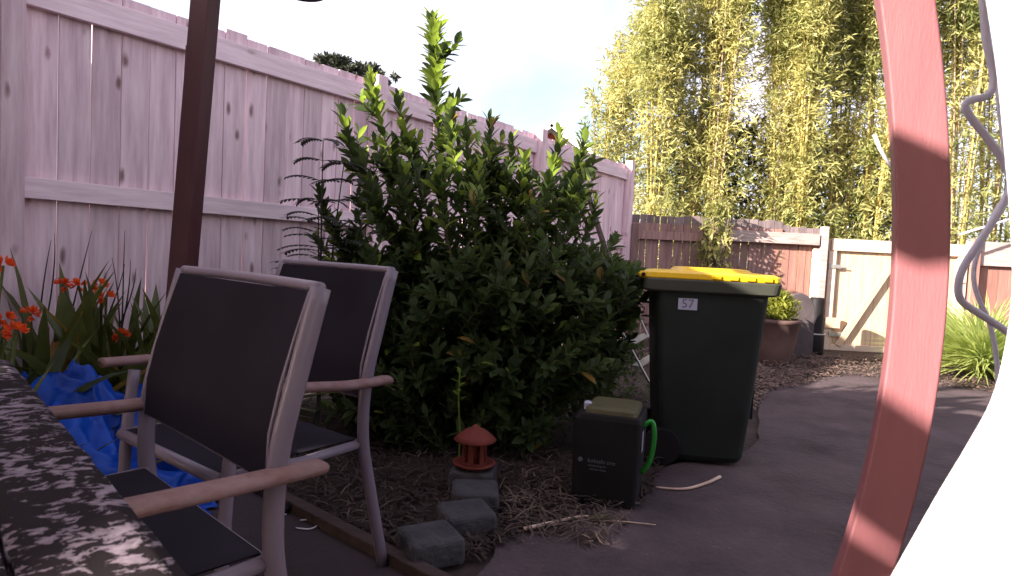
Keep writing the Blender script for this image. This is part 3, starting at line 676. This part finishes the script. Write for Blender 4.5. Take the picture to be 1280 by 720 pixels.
# grassy weeds standing up in front of the fence
wd_ = empty('tall_weed', (-2.2, 3.25, 0), 'thin dark grassy weed stems rising against the pink fence', 'weed')
for (x0, y0), (x1, y1) in (((60, 330), (68, 292)), ((86, 345), (115, 288)), ((50, 330), (64, 300)), ((110, 350), (140, 330)), ((152, 372), (156, 288)), ((150, 360), (140, 322)), ((152, 350), (163, 325)), ((128, 350), (156, 330)), ((0, 296), (12, 284)), ((150, 345), (170, 335)), ((22, 345), (30, 300))):
    a_, b_ = P(x0, y0+60, 3.2), P(x1, y1, 3.2)
    MB().tube(bez([a_-wd_.location, (a_+b_)/2-wd_.location+Vector((rnd(-.04, .04), 0, .03)), b_-wd_.location], 6), [.004, .004, .0035, .003, .002, .001], 5).build('stem', 'fern', wd_)

# ================================================================== BIG SHRUB
def in_poly(x, y, poly):
    c = False; j = len(poly)-1
    for i_ in range(len(poly)):
        xi, yi = poly[i_]; xj, yj = poly[j]
        if (yi > y) != (yj > y) and x < (xj-xi)*(y-yi)/(yj-yi)+xi: c = not c
        j = i_
    return c
SB = Vector((-.12, 3.85, 0))
shrub = empty('leafy_shrub', SB, 'large green leafy shrub with one tall sunlit shoot in the middle of the yard', 'shrub')
leafA = leaf_tpl(1, .42, .14, .16, 4)
stems = []; leaves = []; young = []
def shoot(pts, r0, nleaf, L, age, start=0.0):
    n_ = len(pts)
    for i_ in range(nleaf):
        t_ = start+(1-start)*(i_+.5)/nleaf; f = t_*(n_-1); k = min(n_-2, int(f)); p = pts[k].lerp(pts[k+1], f-k); d = (pts[k+1]-pts[k]).normalized()
        a = i_*2.4+rnd(-.4, .4); x, y, z = frame_of(d, Vector((.3, .2, 1))); out = x*math.cos(a)+z*math.sin(a)
        sp = .95-.55*max(0, (t_-.7)/.3); dd = (out*sp+y*(1.1-sp*.35)+Vector((0, 0, .12))).normalized()
        X, Y_, Z = frame_of(dd, (y*.8+Vector((0, 0, .5))+rv()*.35)); s = L*rnd(.5, 1.25)*(1-.25*max(0, t_-.85)/.15)
        (young if random.random() < age*(.35+.65*t_) else leaves).append((p, X, Y_, Z, s))
tips = [(541, 24, 3.75, .95), (463, 92, 3.6, .75), (426, 138, 3.5, .35), (400, 242, 3.4, .3), (497, 118, 3.7, .6), (562, 135, 3.6, .6), (583, 160, 3.5, .5), (612, 150, 3.55, .5), (640, 172, 3.7, .5), (655, 200, 3.5, .75), (700, 165, 3.6, .7), (732, 162, 3.8, .6), (690, 200, 3.4, .5), (745, 250, 3.7, .3), (770, 325, 3.6, .15), (798, 352, 3.8, .15), (452, 190, 3.4, .3), (475, 170, 3.7, .4), (420, 280, 3.4, .2), (600, 205, 3.4, .4), (548, 200, 3.3, .4), (668, 240, 3.4, .4), (720, 220, 3.5, .4), (505, 210, 3.35, .25), (395, 300, 3.5, .1), (775, 400, 3.6, .1), (760, 440, 3.5, .1)]
for px, py, Y_, yg in tips:
    tp = P(px, py, Y_); b0 = SB+Vector((rnd(-.15, .15), rnd(-.12, .12), 0)); m1 = b0.lerp(tp, .45)+Vector((0, 0, .15))
    m1.x = b0.x+(tp.x-b0.x)*.55; top = tp-Vector(((tp.x-b0.x)*.06, 0, .35 if tp.z > 1.2 else .1))
    pts = bez([b0, m1, top, tp], 16); stems.append((pts, .012))
    dens = int((tp-b0).length*30); shoot(pts, .01, int(dens*1.25), .098, yg*.9, start=.38)
    if py < 30:
        top_ = pts[10:]; shoot(top_, .01, 90, .115, 1.4)
    for q in range(int(4+tp.z*3.2)):
        f = rnd(.36, .86); k = int(f*15); p0 = pts[k]; d = (rv()+Vector((0, -.1, .75))).normalized(); Ls = rnd(.12, .30)*(1.25-f)*1.5
        sp_ = bez([p0, p0+d*Ls*.5, p0+d*Ls*.85+Vector((0, 0, Ls*.3))], 5); stems.append((sp_, .004)); shoot(sp_, .004, int(8+Ls*46), .086, yg*.55 if sp_[-1].z > 1.35 else .04, start=.1)
poly = [(405, 300), (398, 400), (420, 520), (480, 572), (560, 575), (640, 565), (720, 520), (775, 470), (790, 400), (800, 360), (768, 320), (740, 255), (715, 215), (660, 215), (600, 190), (540, 185), (480, 215), (440, 250)]
cnt = 0
while cnt < 1000:
    px, py = rnd(390, 805), (rnd(185, 575) if cnt < 600 else rnd(330, 575))
    if not in_poly(px, py, poly): continue
    if py < 330 and random.random() < .80: continue
    Y_ = 3.85+rnd(-1, 1)*(.62 if py > 300 else .4)
    if py > 500: Y_ = max(Y_, 3.35)
    p0 = P(px, py, Y_)
    if p0.z < .05: continue
    c0_ = SB+Vector((0, 0, min(1.0, p0.z))); o_ = (p0-c0_); o_.normalize() if o_.length > .01 else None
    d = (o_*.7+rv()*.55+Vector((0, 0, .5))).normalized(); Ls = rnd(.14, .30); p0 = p0-d*Ls*.7
    sp_ = bez([p0, p0+d*Ls*.5, p0+d*Ls+Vector((0, 0, .04))], 5); stems.append((sp_, .004))
    shoot(sp_, .004, int(10+Ls*42), .088, .10 if py < 300 else .02, start=.0); cnt += 1
stem_b = MB()
for pts, r in stems: stem_b.tube(pts, [r*(1-.75*i_/len(pts)) for i_ in range(len(pts))], 5, cap=False)
wbuild(stem_b, 'stems', 'stem', shrub, smooth=True).__setitem__('kind', 'stuff')
rel = lambda l: [(m[0]-SB, m[1], m[2], m[3], m[4]) for m in l]
def nearness(m): return (m[0]-CAM).length/(.3+m[4]*10)+(0 if m[0].z > 1.3 else .35)
young.sort(key=nearness); leaves.sort(key=nearness)
yl, ll = 110, 190; oldm = tpl_mesh('yellow_leaf', leafA, 'clivia_old')
lm, ym = tpl_mesh('leaf', leafA, 'leaf'), tpl_mesh('leaf', leafA, 'leaf_young')
for m in leaves[:ll]: link('leaf', lm, shrub, mw=mat4(m[0]-SB, m[1], m[2], m[3], m[4]))
for m in random.sample(leaves[ll:ll+1500], 36): link('yellow_leaf', oldm, shrub, mw=mat4(m[0]-SB+m[2]*.004+Vector((0, -.01, .006)), m[1], m[2], m[3], m[4]*1.05))
for m in young[:yl]: link('leaf', ym, shrub, mw=mat4(m[0]-SB, m[1], m[2], m[3], m[4]))
link('foliage', np_mesh('foliage', leafA, rel(leaves[ll:]), 'leaf'), shrub, kind='stuff')
link('young_foliage', np_mesh('young_foliage', leafA, rel(young[yl:]), 'leaf_young'), shrub, kind='stuff')
# small seedling in front
sd_b = G(575, 540); sd_b = Vector((sd_b.x, 3.15, 0)); sd = empty('seedling', sd_b, 'small pale seedling shoot against the dark foot of the shrub', 'seedling')
pts = [P(575, 540, 3.15)-sd_b, P(573, 500, 3.15)-sd_b, P(575, 462, 3.15)-sd_b]; pts = [Vector((pts[0].x, 0, 0))]+pts
MB().tube(pts, .004, 6).build('stem', 'leaf_young', sd)
for k in range(8):
    a = k*2.4; d = Vector((math.cos(a), math.sin(a), .6)); X, Y_, Z = frame_of(d, Vector((0, 0, 1))); link('leaf', ym, sd, mw=mat4(pts[2].lerp(pts[3], k/7), X, Y_, Z, .05))

# feathery sapling on the left
fs_b = Vector((P(393, 560, 3.3).x, 3.3, 0)); fe = empty('feathery_sapling', fs_b, 'thin dark sapling with feathery fronds in front of the pale fence', 'sapling')
leaflet = leaf_tpl(1, .34, .1, .1, 2)
tops = [((404, 176), 3.3), ((430, 205), 3.35), ((398, 250), 3.25)]
lf = []; fb_ = MB()
for (px, py), Y_ in tops:
    tp = P(px, py, Y_)-fs_b; pts = bez([(rnd(-.03, .03), 0, 0), (tp.x*.4, 0, tp.z*.6), tp], 14); fb_.tube(pts, [.007*(1-.7*i_/14) for i_ in range(14)], 6)
    for k in range(7, 14):
        for s in (-1, 1):
            p0 = pts[k]; Lf = .26*(1-(k-7)*.085)*rnd(.8, 1.1); d = Vector((s*1.0, rnd(-.5, .3), rnd(.2, .5))).normalized()
            fr = bez([p0, p0+d*Lf*.6, p0+d*Lf+Vector((0, 0, -.05))], 9); fb_.tube(fr, .0015, 4, cap=False)
            for q in range(1, 9):
                dd = (fr[q]-fr[q-1]).normalized()
                for s2 in (-1, 1):
                    x, y, z = frame_of(dd, Vector((0, 0, 1))); e = (x*s2+y*.5+Vector((0, 0, -.1))).normalized(); X, Y2, Z = frame_of(e, z); lf.append((fr[q], X, Y2, Z, .058))
fb_.build('stem', 'fern', fe); link('fronds', np_mesh('fronds', leaflet, lf, 'fern'), fe, kind='stuff')

# ================================================================== MULCH AND LITTER
def strips(name, n, region, L, W, m, label, seed=0, zmax=.03):
    tv = np.array([(-.5, -.5, 0), (.5, -.5, 0), (.5, 0, .12), (-.5, 0, .12), (.5, .5, 0), (-.5, .5, 0)], float); tf = [(0, 1, 2, 3), (3, 2, 4, 5)]
    ms = []
    while len(ms) < n:
        p = region()
        if p is None: continue
        a = rnd(0, 6.283); d = Vector((math.cos(a), math.sin(a), rnd(-.3, .3))); X, Y_, Z = frame_of(d, Vector((rnd(-.4, .4), rnd(-.4, .4), 1)))
        l = rnd(*L); ms.append((Vector((p[0], p[1], rnd(.004, zmax))), X, Y_, Z, (rnd(*W), l, l)))
    o = link(name, np_mesh(name, (tv, tf), ms, m), kind='stuff'); o['label'] = label; o['category'] = 'ground cover'; return o
bed_poly = [(300, 600), (345, 618), (520, 712), (600, 700), (660, 670), (720, 650), (800, 640), (830, 590), (830, 480), (760, 420), (400, 420), (250, 520)]
def region_px(poly, x0, x1, y0, y1):
    def f():
        px, py = rnd(x0, x1), rnd(y0, y1)
        if not in_poly(px, py, poly): return None
        p = G(px, py)
        return (p.x, p.y)
    return f
strips('mulch_bed', 9000, region_px(bed_poly, 250, 830, 430, 712), (.02, .09), (.003, .012), 'mulch', 'dark bark mulch covering the bed beneath the shrub', zmax=.045)
strips('straw', 520, region_px([(625, 640), (660, 585), (700, 600), (715, 645), (790, 650), (770, 672), (735, 692), (700, 680), (655, 670)], 620, 800, 585, 695), (.03, .11), (.003, .007), 'straw', 'loose pale straw scattered around the foot of the black bin', zmax=.05)
strips('bed_straw', 900, region_px(bed_poly, 300, 830, 430, 712), (.04, .12), (.003, .006), 'straw', 'scattered straw strands over the dark mulch bed', zmax=.05)
strips('leaf_litter', 7000, region_px([(780, 440), (950, 430), (1035, 446), (1260, 452), (1255, 494), (1190, 486), (1060, 470), (960, 492), (940, 520), (830, 470)], 780, 1260, 436, 520), (.02, .08), (.004, .018), 'litter', 'dry leaf litter along the foot of the back fence', zmax=.05)
strips('scattered_chips', 1500, region_px([(640, 640), (860, 560), (1000, 480), (1180, 480), (1120, 700), (600, 716)], 600, 1180, 480, 716), (.003, .014), (.0015, .005), 'litter', 'stray chips and crumbs on the dark driveway', zmax=.02)

# ================================================================== POTS AND ODDMENTS AT THE BACK
pp = G(968, 452); pp = Vector((pp.x, 6.9, 0)); pot = empty('terracotta_planter', (P(966, 440, 7.3).x, 7.3, 0), 'large terracotta planter holding a yellow green plant behind the bin', 'planter')
zr_ = P(970, 398, 7.3).z
MB().lathe((0, 0, 0), [(.17, 0), (.18, .02), (.24, zr_*.5), (.27, zr_-.05), (.285, zr_-.04), (.285, zr_), (.25, zr_), (.24, zr_-.06)], 32).build('pot', 'pot', pot, smooth=True)
ms = []
for k in range(1500):
    a = rnd(0, 6.283); el = rnd(.2, 1.5); d = Vector((math.cos(a)*math.cos(el), math.sin(a)*math.cos(el), math.sin(el))); r_ = rnd(.05, .27)
    X, Y_, Z = frame_of((d+rv()*.5), Vector((0, 0, 1))); ms.append((Vector((math.cos(a)*r_*rnd(.3, 1), math.sin(a)*r_*rnd(.3, 1), zr_+.0+.30*rnd(0, 1)*(1-(r_/.4)**2))), X, Y_, Z, rnd(.05, .10)))
link('foliage', np_mesh('foliage', leaf_tpl(1, .4, .1, .2, 2), ms, 'pot_plant'), pot, kind='stuff')
sl_c = Vector((P(994, 430, 7.9).x, 7.9, 0)); hh = P(993, 366, 7.9).z; wdt = .40
b = MB(); prof = []
for k in range(17):
    a = math.pi*k/16; prof.append((math.cos(a)*wdt/2, (hh-.26)+math.sin(a)*.26))
prof = [(wdt/2, 0)]+prof+[(-wdt/2, 0)]
n_ = len(prof); b.add([(x, -.05, z) for x, z in prof]+[(x, .05, z) for x, z in prof], [tuple(range(n_)), tuple(range(2*n_-1, n_-1, -1))]+[(k, n_+k, n_+(k+1) % n_, (k+1) % n_) for k in range(n_)])
o = b.build('stone_slab', 'slab', bevel=.01); o.location = sl_c; tag(o, 'grey round-topped slab standing against the back fence beside the planter', 'slab')
dp = Vector((P(1022, 430, 8.2).x, 8.3, 0)); dr = empty('dark_drum', dp, 'tall dark drum with a pale band beside the gate hinge post', 'drum')
hh = P(1022, 372, 8.3).z; MB().lathe((0, 0, 0), [(.115, 0), (.12, .02), (.12, hh*.35), (.095, hh*.4), (.09, hh-.03), (.08, hh)], 20).build('drum_body', 'black', dr, smooth=True)
MB().lathe((0, 0, hh*.34), [(.123, 0), (.124, .02)], 20).build('band', 'steel', dr, smooth=True)
# plank leaning against side fence, old folding steel steps
b = MB(); b.beam(P(736, 246, 6.9), P(790, 420, 6.1), .10, .03, up=FN); o = b.build('leaning_plank', 'edging', bevel=.003); tag(o, 'dark timber plank leaning on the pale fence behind the shrub', 'plank')
ls = empty('folding_steps', (P(795, 440, 4.6).x, 4.6, 0), 'rusty folding metal steps half hidden between shrub and bin', 'steps')
def wl(px, py, Y_): return P(px, py, Y_)-ls.location
for a_, b_ in ((((762, 386), 4.5), ((803, 462), 4.45)), (((787, 368), 4.75), ((822, 448), 4.7))):
    q0 = wl(*a_[0], a_[1]); q1 = wl(*b_[0], b_[1]); dd = (q1-q0); q1 = q0+dd*(q0.z/(q0.z-q1.z)); MB().tube([q0, q1], .009, 8).build('side_rail', 'steel', ls, smooth=True)
for (x0, y0), (x1, y1) in (((783, 432), (808, 418)), ((772, 402), (797, 392)), ((795, 458), (818, 444))):
    MB().beam(wl(x0, y0, 4.5), wl(x1, y1, 4.72), .07, .008).build('tread', 'steel', ls)
MB().beam(wl(786, 371, 4.6), wl(818, 376, 4.66), .12, .012).build('top_tray', 'steel', ls)
# plant clump between
def leaf_clump(name, base, h, r, n_, m, label, cat, size=.09, tpl=None, group=None):
    root = empty(name, base, label, cat, group); ms = []
    for k in range(n_):
        a = rnd(0, 6.283); rr = r*math.sqrt(random.random()); z = h*random.random()**.8; rr *= (1-.5*z/h); d = (rv()+Vector((0, 0, .3)))
        X, Y_, Z = frame_of(d, Vector((0, 0, 1))); ms.append((Vector((math.cos(a)*rr, math.sin(a)*rr, z)), X, Y_, Z, size*rnd(.6, 1.2)))
    sb = MB()
    for k in range(6):
        a = k*1.05; sb.tube(bez([(0, 0, 0), (math.cos(a)*r*.2, math.sin(a)*r*.2, h*.5), (math.cos(a)*r*.6, math.sin(a)*r*.6, h*.9)], 6), .008, 5)
    sb.build('stem', 'stem', root); link('foliage', np_mesh('foliage', tpl or leaf_tpl(1, .4, .1, .2, 2), ms, m), root, kind='stuff'); return root
cc = P(893, 330, 8.6); leaf_clump('climber', Vector((cc.x, 8.62, 0)), P(893, 262, 8.6).z+.1, .34, 1100, 'bamboo_leaf', 'grey green climbing shrub spilling over the back fence', 'climber', .11)
cc = P(830, 300, 9.3); leaf_clump('fence_shrub', Vector((cc.x, 9.6, 0)), 2.0, .65, 900, 'bamboo_leaf', 'leafy shrub peeping over the dark end of the back fence', 'shrub', .12)
leaf_clump('low_shrub', Vector((P(765, 400, 5.0).x, 5.0, 0)), .75, .35, 900, 'leaf', 'low dark shrub beside the folding steps', 'shrub', .08)
# strappy grass clump on the right
gb = Vector((P(1228, 470, 6.9).x, 6.9, 0)); gr = empty('grass_tussock', gb, 'bright green strappy grass tussock right of the gate', 'tussock'); ms = []
gt = leaf_tpl(1, .015, .3, .75, 7)
for k in range(1700):
    a = rnd(0, 6.283); el = R(rnd(45, 88)); d = Vector((math.cos(a)*math.cos(el), math.sin(a)*math.cos(el), math.sin(el))); X, Y_, Z = frame_of(d, Vector((0, 0, 1))); ms.append((Vector((rnd(-.1, .1), rnd(-.1, .1), 0)), X, Y_, Z, (1, rnd(.55, 1.05), .9)))
link('blades', np_mesh('blades', gt, ms, 'grass'), gr, kind='stuff')

# ================================================================== BAMBOO
bl = leaf_tpl(1, .19, .12, .25, 2)
GB = 'bamboo clumps behind the back fence'
def bamboo(x, y, h, spread, nc, nl, label, full=1.0, low=.6):
    root = empty('bamboo_clump', (x, y, 0), label, 'bamboo', GB); ms = []
    cul = []
    for k in range(nc):
        a = rnd(0, 6.283); r0 = spread*.3*random.random(); b0 = Vector((math.cos(a)*r0, math.sin(a)*r0, 0)); hh = h*rnd(.75, 1.05)
        tp = b0+Vector((math.cos(a)*spread*rnd(.3, 1.0), math.sin(a)*spread*rnd(.2, .7), hh)); pts = bez([b0, b0+Vector((0, 0, hh*.5)), tp-Vector((0, 0, hh*.12)), tp], 12); cul.append(pts)
        MB().tube(pts, [.026*(1-.8*i_/12) for i_ in range(12)], 6, cap=False).build('culm', 'culm' if random.random() < .7 else 'dead_culm', root, smooth=True)
    ncl = int(nl*3.1)//7
    for k in range(ncl):
        pts = random.choice(cul); f = low+(1-low)*random.random() if random.random() < .5 else rnd(.10, 1)
        f = min(.999, f)*11; i_ = int(f); p = pts[i_].lerp(pts[i_+1], f-i_)
        hfrac = p.z/h
        if hfrac > .5 and random.random() < (hfrac-.5)*1.35: continue
        if hfrac > .45: p = p+Vector((0, 0, .0))
        rr = rnd(.03, .66)*(1.22-hfrac); a = rnd(0, 6.283); c = p+Vector((math.cos(a)*rr, math.sin(a)*rr, rnd(-.1, .15)))
        dm = Vector((math.cos(a), math.sin(a), rnd(-.5, .4)))
        for q in range(7):
            d = (dm*.7+rv()*.8+Vector((0, 0, .0))).normalized(); X, Y_, Z = frame_of(d, rv()+Vector((0, 0, .6))); ms.append((c+rv()*rnd(0, .16), X, Y_, Z, rnd(.09, .17)))
    link('foliage', np_mesh('foliage', bl, ms, 'bamboo_leaf'), root, kind='stuff')
clumps = [(750, 12.2, 4.2, .35, 5, 1500, 'short sparse bamboo at the left end, next to the fence corner'),
          (778, 12.6, 6.0, .40, 6, 3600, 'slender bamboo second from the left end with sky showing through'),
          (815, 12.0, 6.8, .50, 8, 6000, 'bamboo clump rising above the dark end of the back fence'),
          (858, 12.4, 7.8, .50, 9, 7000, 'tall bamboo clump above the left half of the yellow bin lid'),
          (888, 12.0, 8.0, .40, 9, 7000, 'tall bamboo clump left of the blue sky gap'),
          (966, 12.2, 7.2, .44, 9, 7500, 'bamboo clump right of the blue sky gap'),
          (1000, 12.0, 8.0, .50, 9, 8000, 'dense bamboo clump above the gate hinge post'),
          (1045, 12.4, 7.4, .50, 9, 7500, 'bamboo clump above the left part of the gate'),
          (1088, 12.0, 8.2, .50, 9, 7500, 'bamboo clump just left of the red post'),
          (1140, 12.4, 8.0, .50, 8, 5500, 'bamboo clump hidden mostly behind the red post'),
          (1195, 12.0, 7.6, .55, 11, 5200, 'golden-stemmed bamboo clump right of the red post'),
          (1240, 12.6, 8.0, .55, 11, 5200, 'bamboo clump behind the white cable at the right'),
          (1300, 12.2, 8.0, .60, 9, 4500, 'bamboo clump past the right picture edge')]
for px, Y_, h, sp, nc, nl, lab in clumps: bamboo(P(px, 300, Y_).x, Y_, h, sp, nc, nl, lab)
for k, (px, Y_) in enumerate(((925, 13.2), (880, 13.4), (1030, 13.6), (985, 13.5), (1110, 13.5), (835, 13.5), (1075, 13.7))):
    wh = ('in the foot of the blue sky gap', 'above the middle of the dark fence', 'above the gate hinge post', 'right of the blue sky gap', 'beside the red post', 'above the left end of the dark fence', 'above the gate')[k]
    leaf_clump('dark_bush', Vector((P(px, 300, Y_).x, Y_, 0)), 4.0, .9, 2200, 'dark_tree', 'dark undergrowth bush low behind the bamboo '+wh, 'bush', .2, group='dark bushes low behind the bamboo')
b = MB().tube([P(1093, 168, 11.3), P(1100, 186, 11.3), P(1113, 208, 11.3)], .03, 7).build('broken_culm', 'cable', smooth=True); tag(b, 'pale broken bamboo cane leaning beside the red post', 'cane')
b = MB().tube([P(1200, 293, 8.5), P(1240, 281, 8.5), P(1275, 270, 8.5)], .014, 7).build('bare_branch', 'cable', smooth=True); tag(b, 'thin pale branch sticking out over the fence right of the post', 'branch')

# ================================================================== FAR TREE AND HOUSE
def crown(root, c, rx, rz_, nclump, m, size):
    ms = []
    for k in range(nclump):
        d = rv(); cc = c+Vector((d.x*rx, d.y*rx*.6, d.z*rz_))*rnd(.4, 1)
        for q in range(40):
            X, Y_, Z = frame_of(rv(), rv()); ms.append((cc+rv()*rnd(0, .6)*rz_*.45, X, Y_, Z, size*rnd(.6, 1.3)))
    link('crown', np_mesh('crown', leaf_tpl(1, .5, .1, .2, 2), ms, m), root, kind='stuff')
tb = P(425, 100, 22); tr = empty('distant_tree', (tb.x, tb.y, 0), 'dark round-crowned tree rising beyond the pale side fence', 'tree')
MB().tube([(0, 0, 0), (.1, 0, 3), (0, 0, tb.z-.3)], [.28, .2, .12], 8).build('trunk', 'bark', tr)
crown(tr, Vector((-.35, 0, P(405, 82, 22).z)), .85, .42, 30, 'dark_tree', .20); crown(tr, Vector((.8, 0, P(450, 92, 22).z)), .7, .40, 26, 'dark_tree', .20)
crown(tr, Vector((1.4, 0, P(470, 98, 22).z)), .5, .25, 12, 'dark_tree', .18)
# house
HY = 17.0; ap = P(689, 153, HY); hs = empty('neighbour_house', (ap.x, HY, 0), 'white gabled house with red gable showing above the side fence', 'house')
slope_w = 3.0; eav = ap.z-2.1
b = MB(); b.add([(-slope_w+.15, 0, 0), (slope_w-.15, 0, 0), (slope_w-.15, 0, eav), (0, 0, ap.z-.16), (-slope_w+.15, 0, eav), (-slope_w+.15, 8, 0), (slope_w-.15, 8, 0), (slope_w-.15, 8, eav), (0, 8, ap.z-.16), (-slope_w+.15, 8, eav)], [(0, 1, 2, 3, 4), (9, 8, 7, 6, 5), (0, 4, 9, 5), (1, 6, 7, 2)]); b.build('wall', 'white_wall', hs)
for s in (-1, 1):
    b = MB(); q = [(0, -.35, ap.z), (s*(slope_w+.3), -.35, eav-.2), (s*(slope_w+.3), 8.3, eav-.2), (0, 8.3, ap.z)]
    b.add(q+[(x, y, z-.10) for x, y, z in q], [(0, 1, 2, 3), (7, 6, 5, 4), (0, 4, 5, 1), (1, 5, 6, 2), (2, 6, 7, 3), (3, 7, 4, 0)]); b.build('roof', 'tile', hs)
    b = MB(); b.beam((0, -.37, ap.z-.09), (s*(slope_w+.3), -.37, eav-.29), .03, .20, up=Vector((0, -1, 0)).cross(Vector((s*slope_w, 0, eav-ap.z)))); b.build('barge_board', 'white_wall', hs)
MB().add([(-.5, -.04, ap.z-.75), (.5, -.04, ap.z-.75), (.5, -.04, ap.z-.62), (0, -.04, ap.z-.27), (-.5, -.04, ap.z-.62), (-.5, 0, ap.z-.75), (.5, 0, ap.z-.75), (.5, 0, ap.z-.62), (0, 0, ap.z-.27), (-.5, 0, ap.z-.62)], [(0, 1, 2, 3, 4), (0, 5, 6, 1), (1, 6, 7, 2), (2, 7, 8, 3), (3, 8, 9, 4), (4, 9, 5, 0)]).build('gable_vent', 'red_trim', hs)

# ================================================================== CABLE AND LENS GLARE SHEET
cb1 = [(1226, -40), (1229, 0), (1233, 50), (1242, 95), (1236, 118), (1212, 126), (1207, 134), (1216, 150), (1236, 175), (1256, 205), (1263, 232), (1250, 262), (1226, 300), (1204, 335), (1198, 358), (1202, 376), (1224, 392), (1255, 412), (1290, 440)]
o = MB().tube(spline([P(x, y, 1.35) for x, y in cb1], 6), .0078, 8).build('white_cable', 'cable', smooth=True); tag(o, 'thick pale cable looping down beside the red post, kinked near its top', 'cable')
cb2 = [(1232, -40), (1240, 30), (1248, 120), (1255, 180), (1264, 232), (1246, 262), (1226, 305), (1217, 340), (1222, 370), (1235, 398), (1243, 430), (1247, 470), (1250, 560)]
o = MB().tube(spline([P(x, y, 1.42) for x, y in cb2], 6), .0050, 8).build('thin_cable', 'cable', smooth=True); tag(o, 'thinner pale cable twisting behind the thick one', 'cable')
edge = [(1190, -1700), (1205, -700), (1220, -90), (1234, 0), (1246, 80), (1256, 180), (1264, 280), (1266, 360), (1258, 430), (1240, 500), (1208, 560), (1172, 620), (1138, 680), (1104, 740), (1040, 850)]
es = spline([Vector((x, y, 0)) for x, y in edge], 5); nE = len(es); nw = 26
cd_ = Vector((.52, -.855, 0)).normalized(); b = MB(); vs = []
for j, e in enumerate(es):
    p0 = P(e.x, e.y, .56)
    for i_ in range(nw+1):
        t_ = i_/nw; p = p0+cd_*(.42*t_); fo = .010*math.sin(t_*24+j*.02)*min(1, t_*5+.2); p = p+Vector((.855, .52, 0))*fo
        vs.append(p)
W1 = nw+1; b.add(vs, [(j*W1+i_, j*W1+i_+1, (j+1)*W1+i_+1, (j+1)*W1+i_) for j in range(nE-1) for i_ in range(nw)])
o = b.build('glare_sheet', 'lens_glare', smooth=True); s = o.modifiers.new('thick', 'SOLIDIFY'); s.thickness = .004  # made-up sheet, its edge shaped after the lens glare
tag(o, 'dazzling white sheet added along the right edge to stand for lens glare', 'lens_glare')
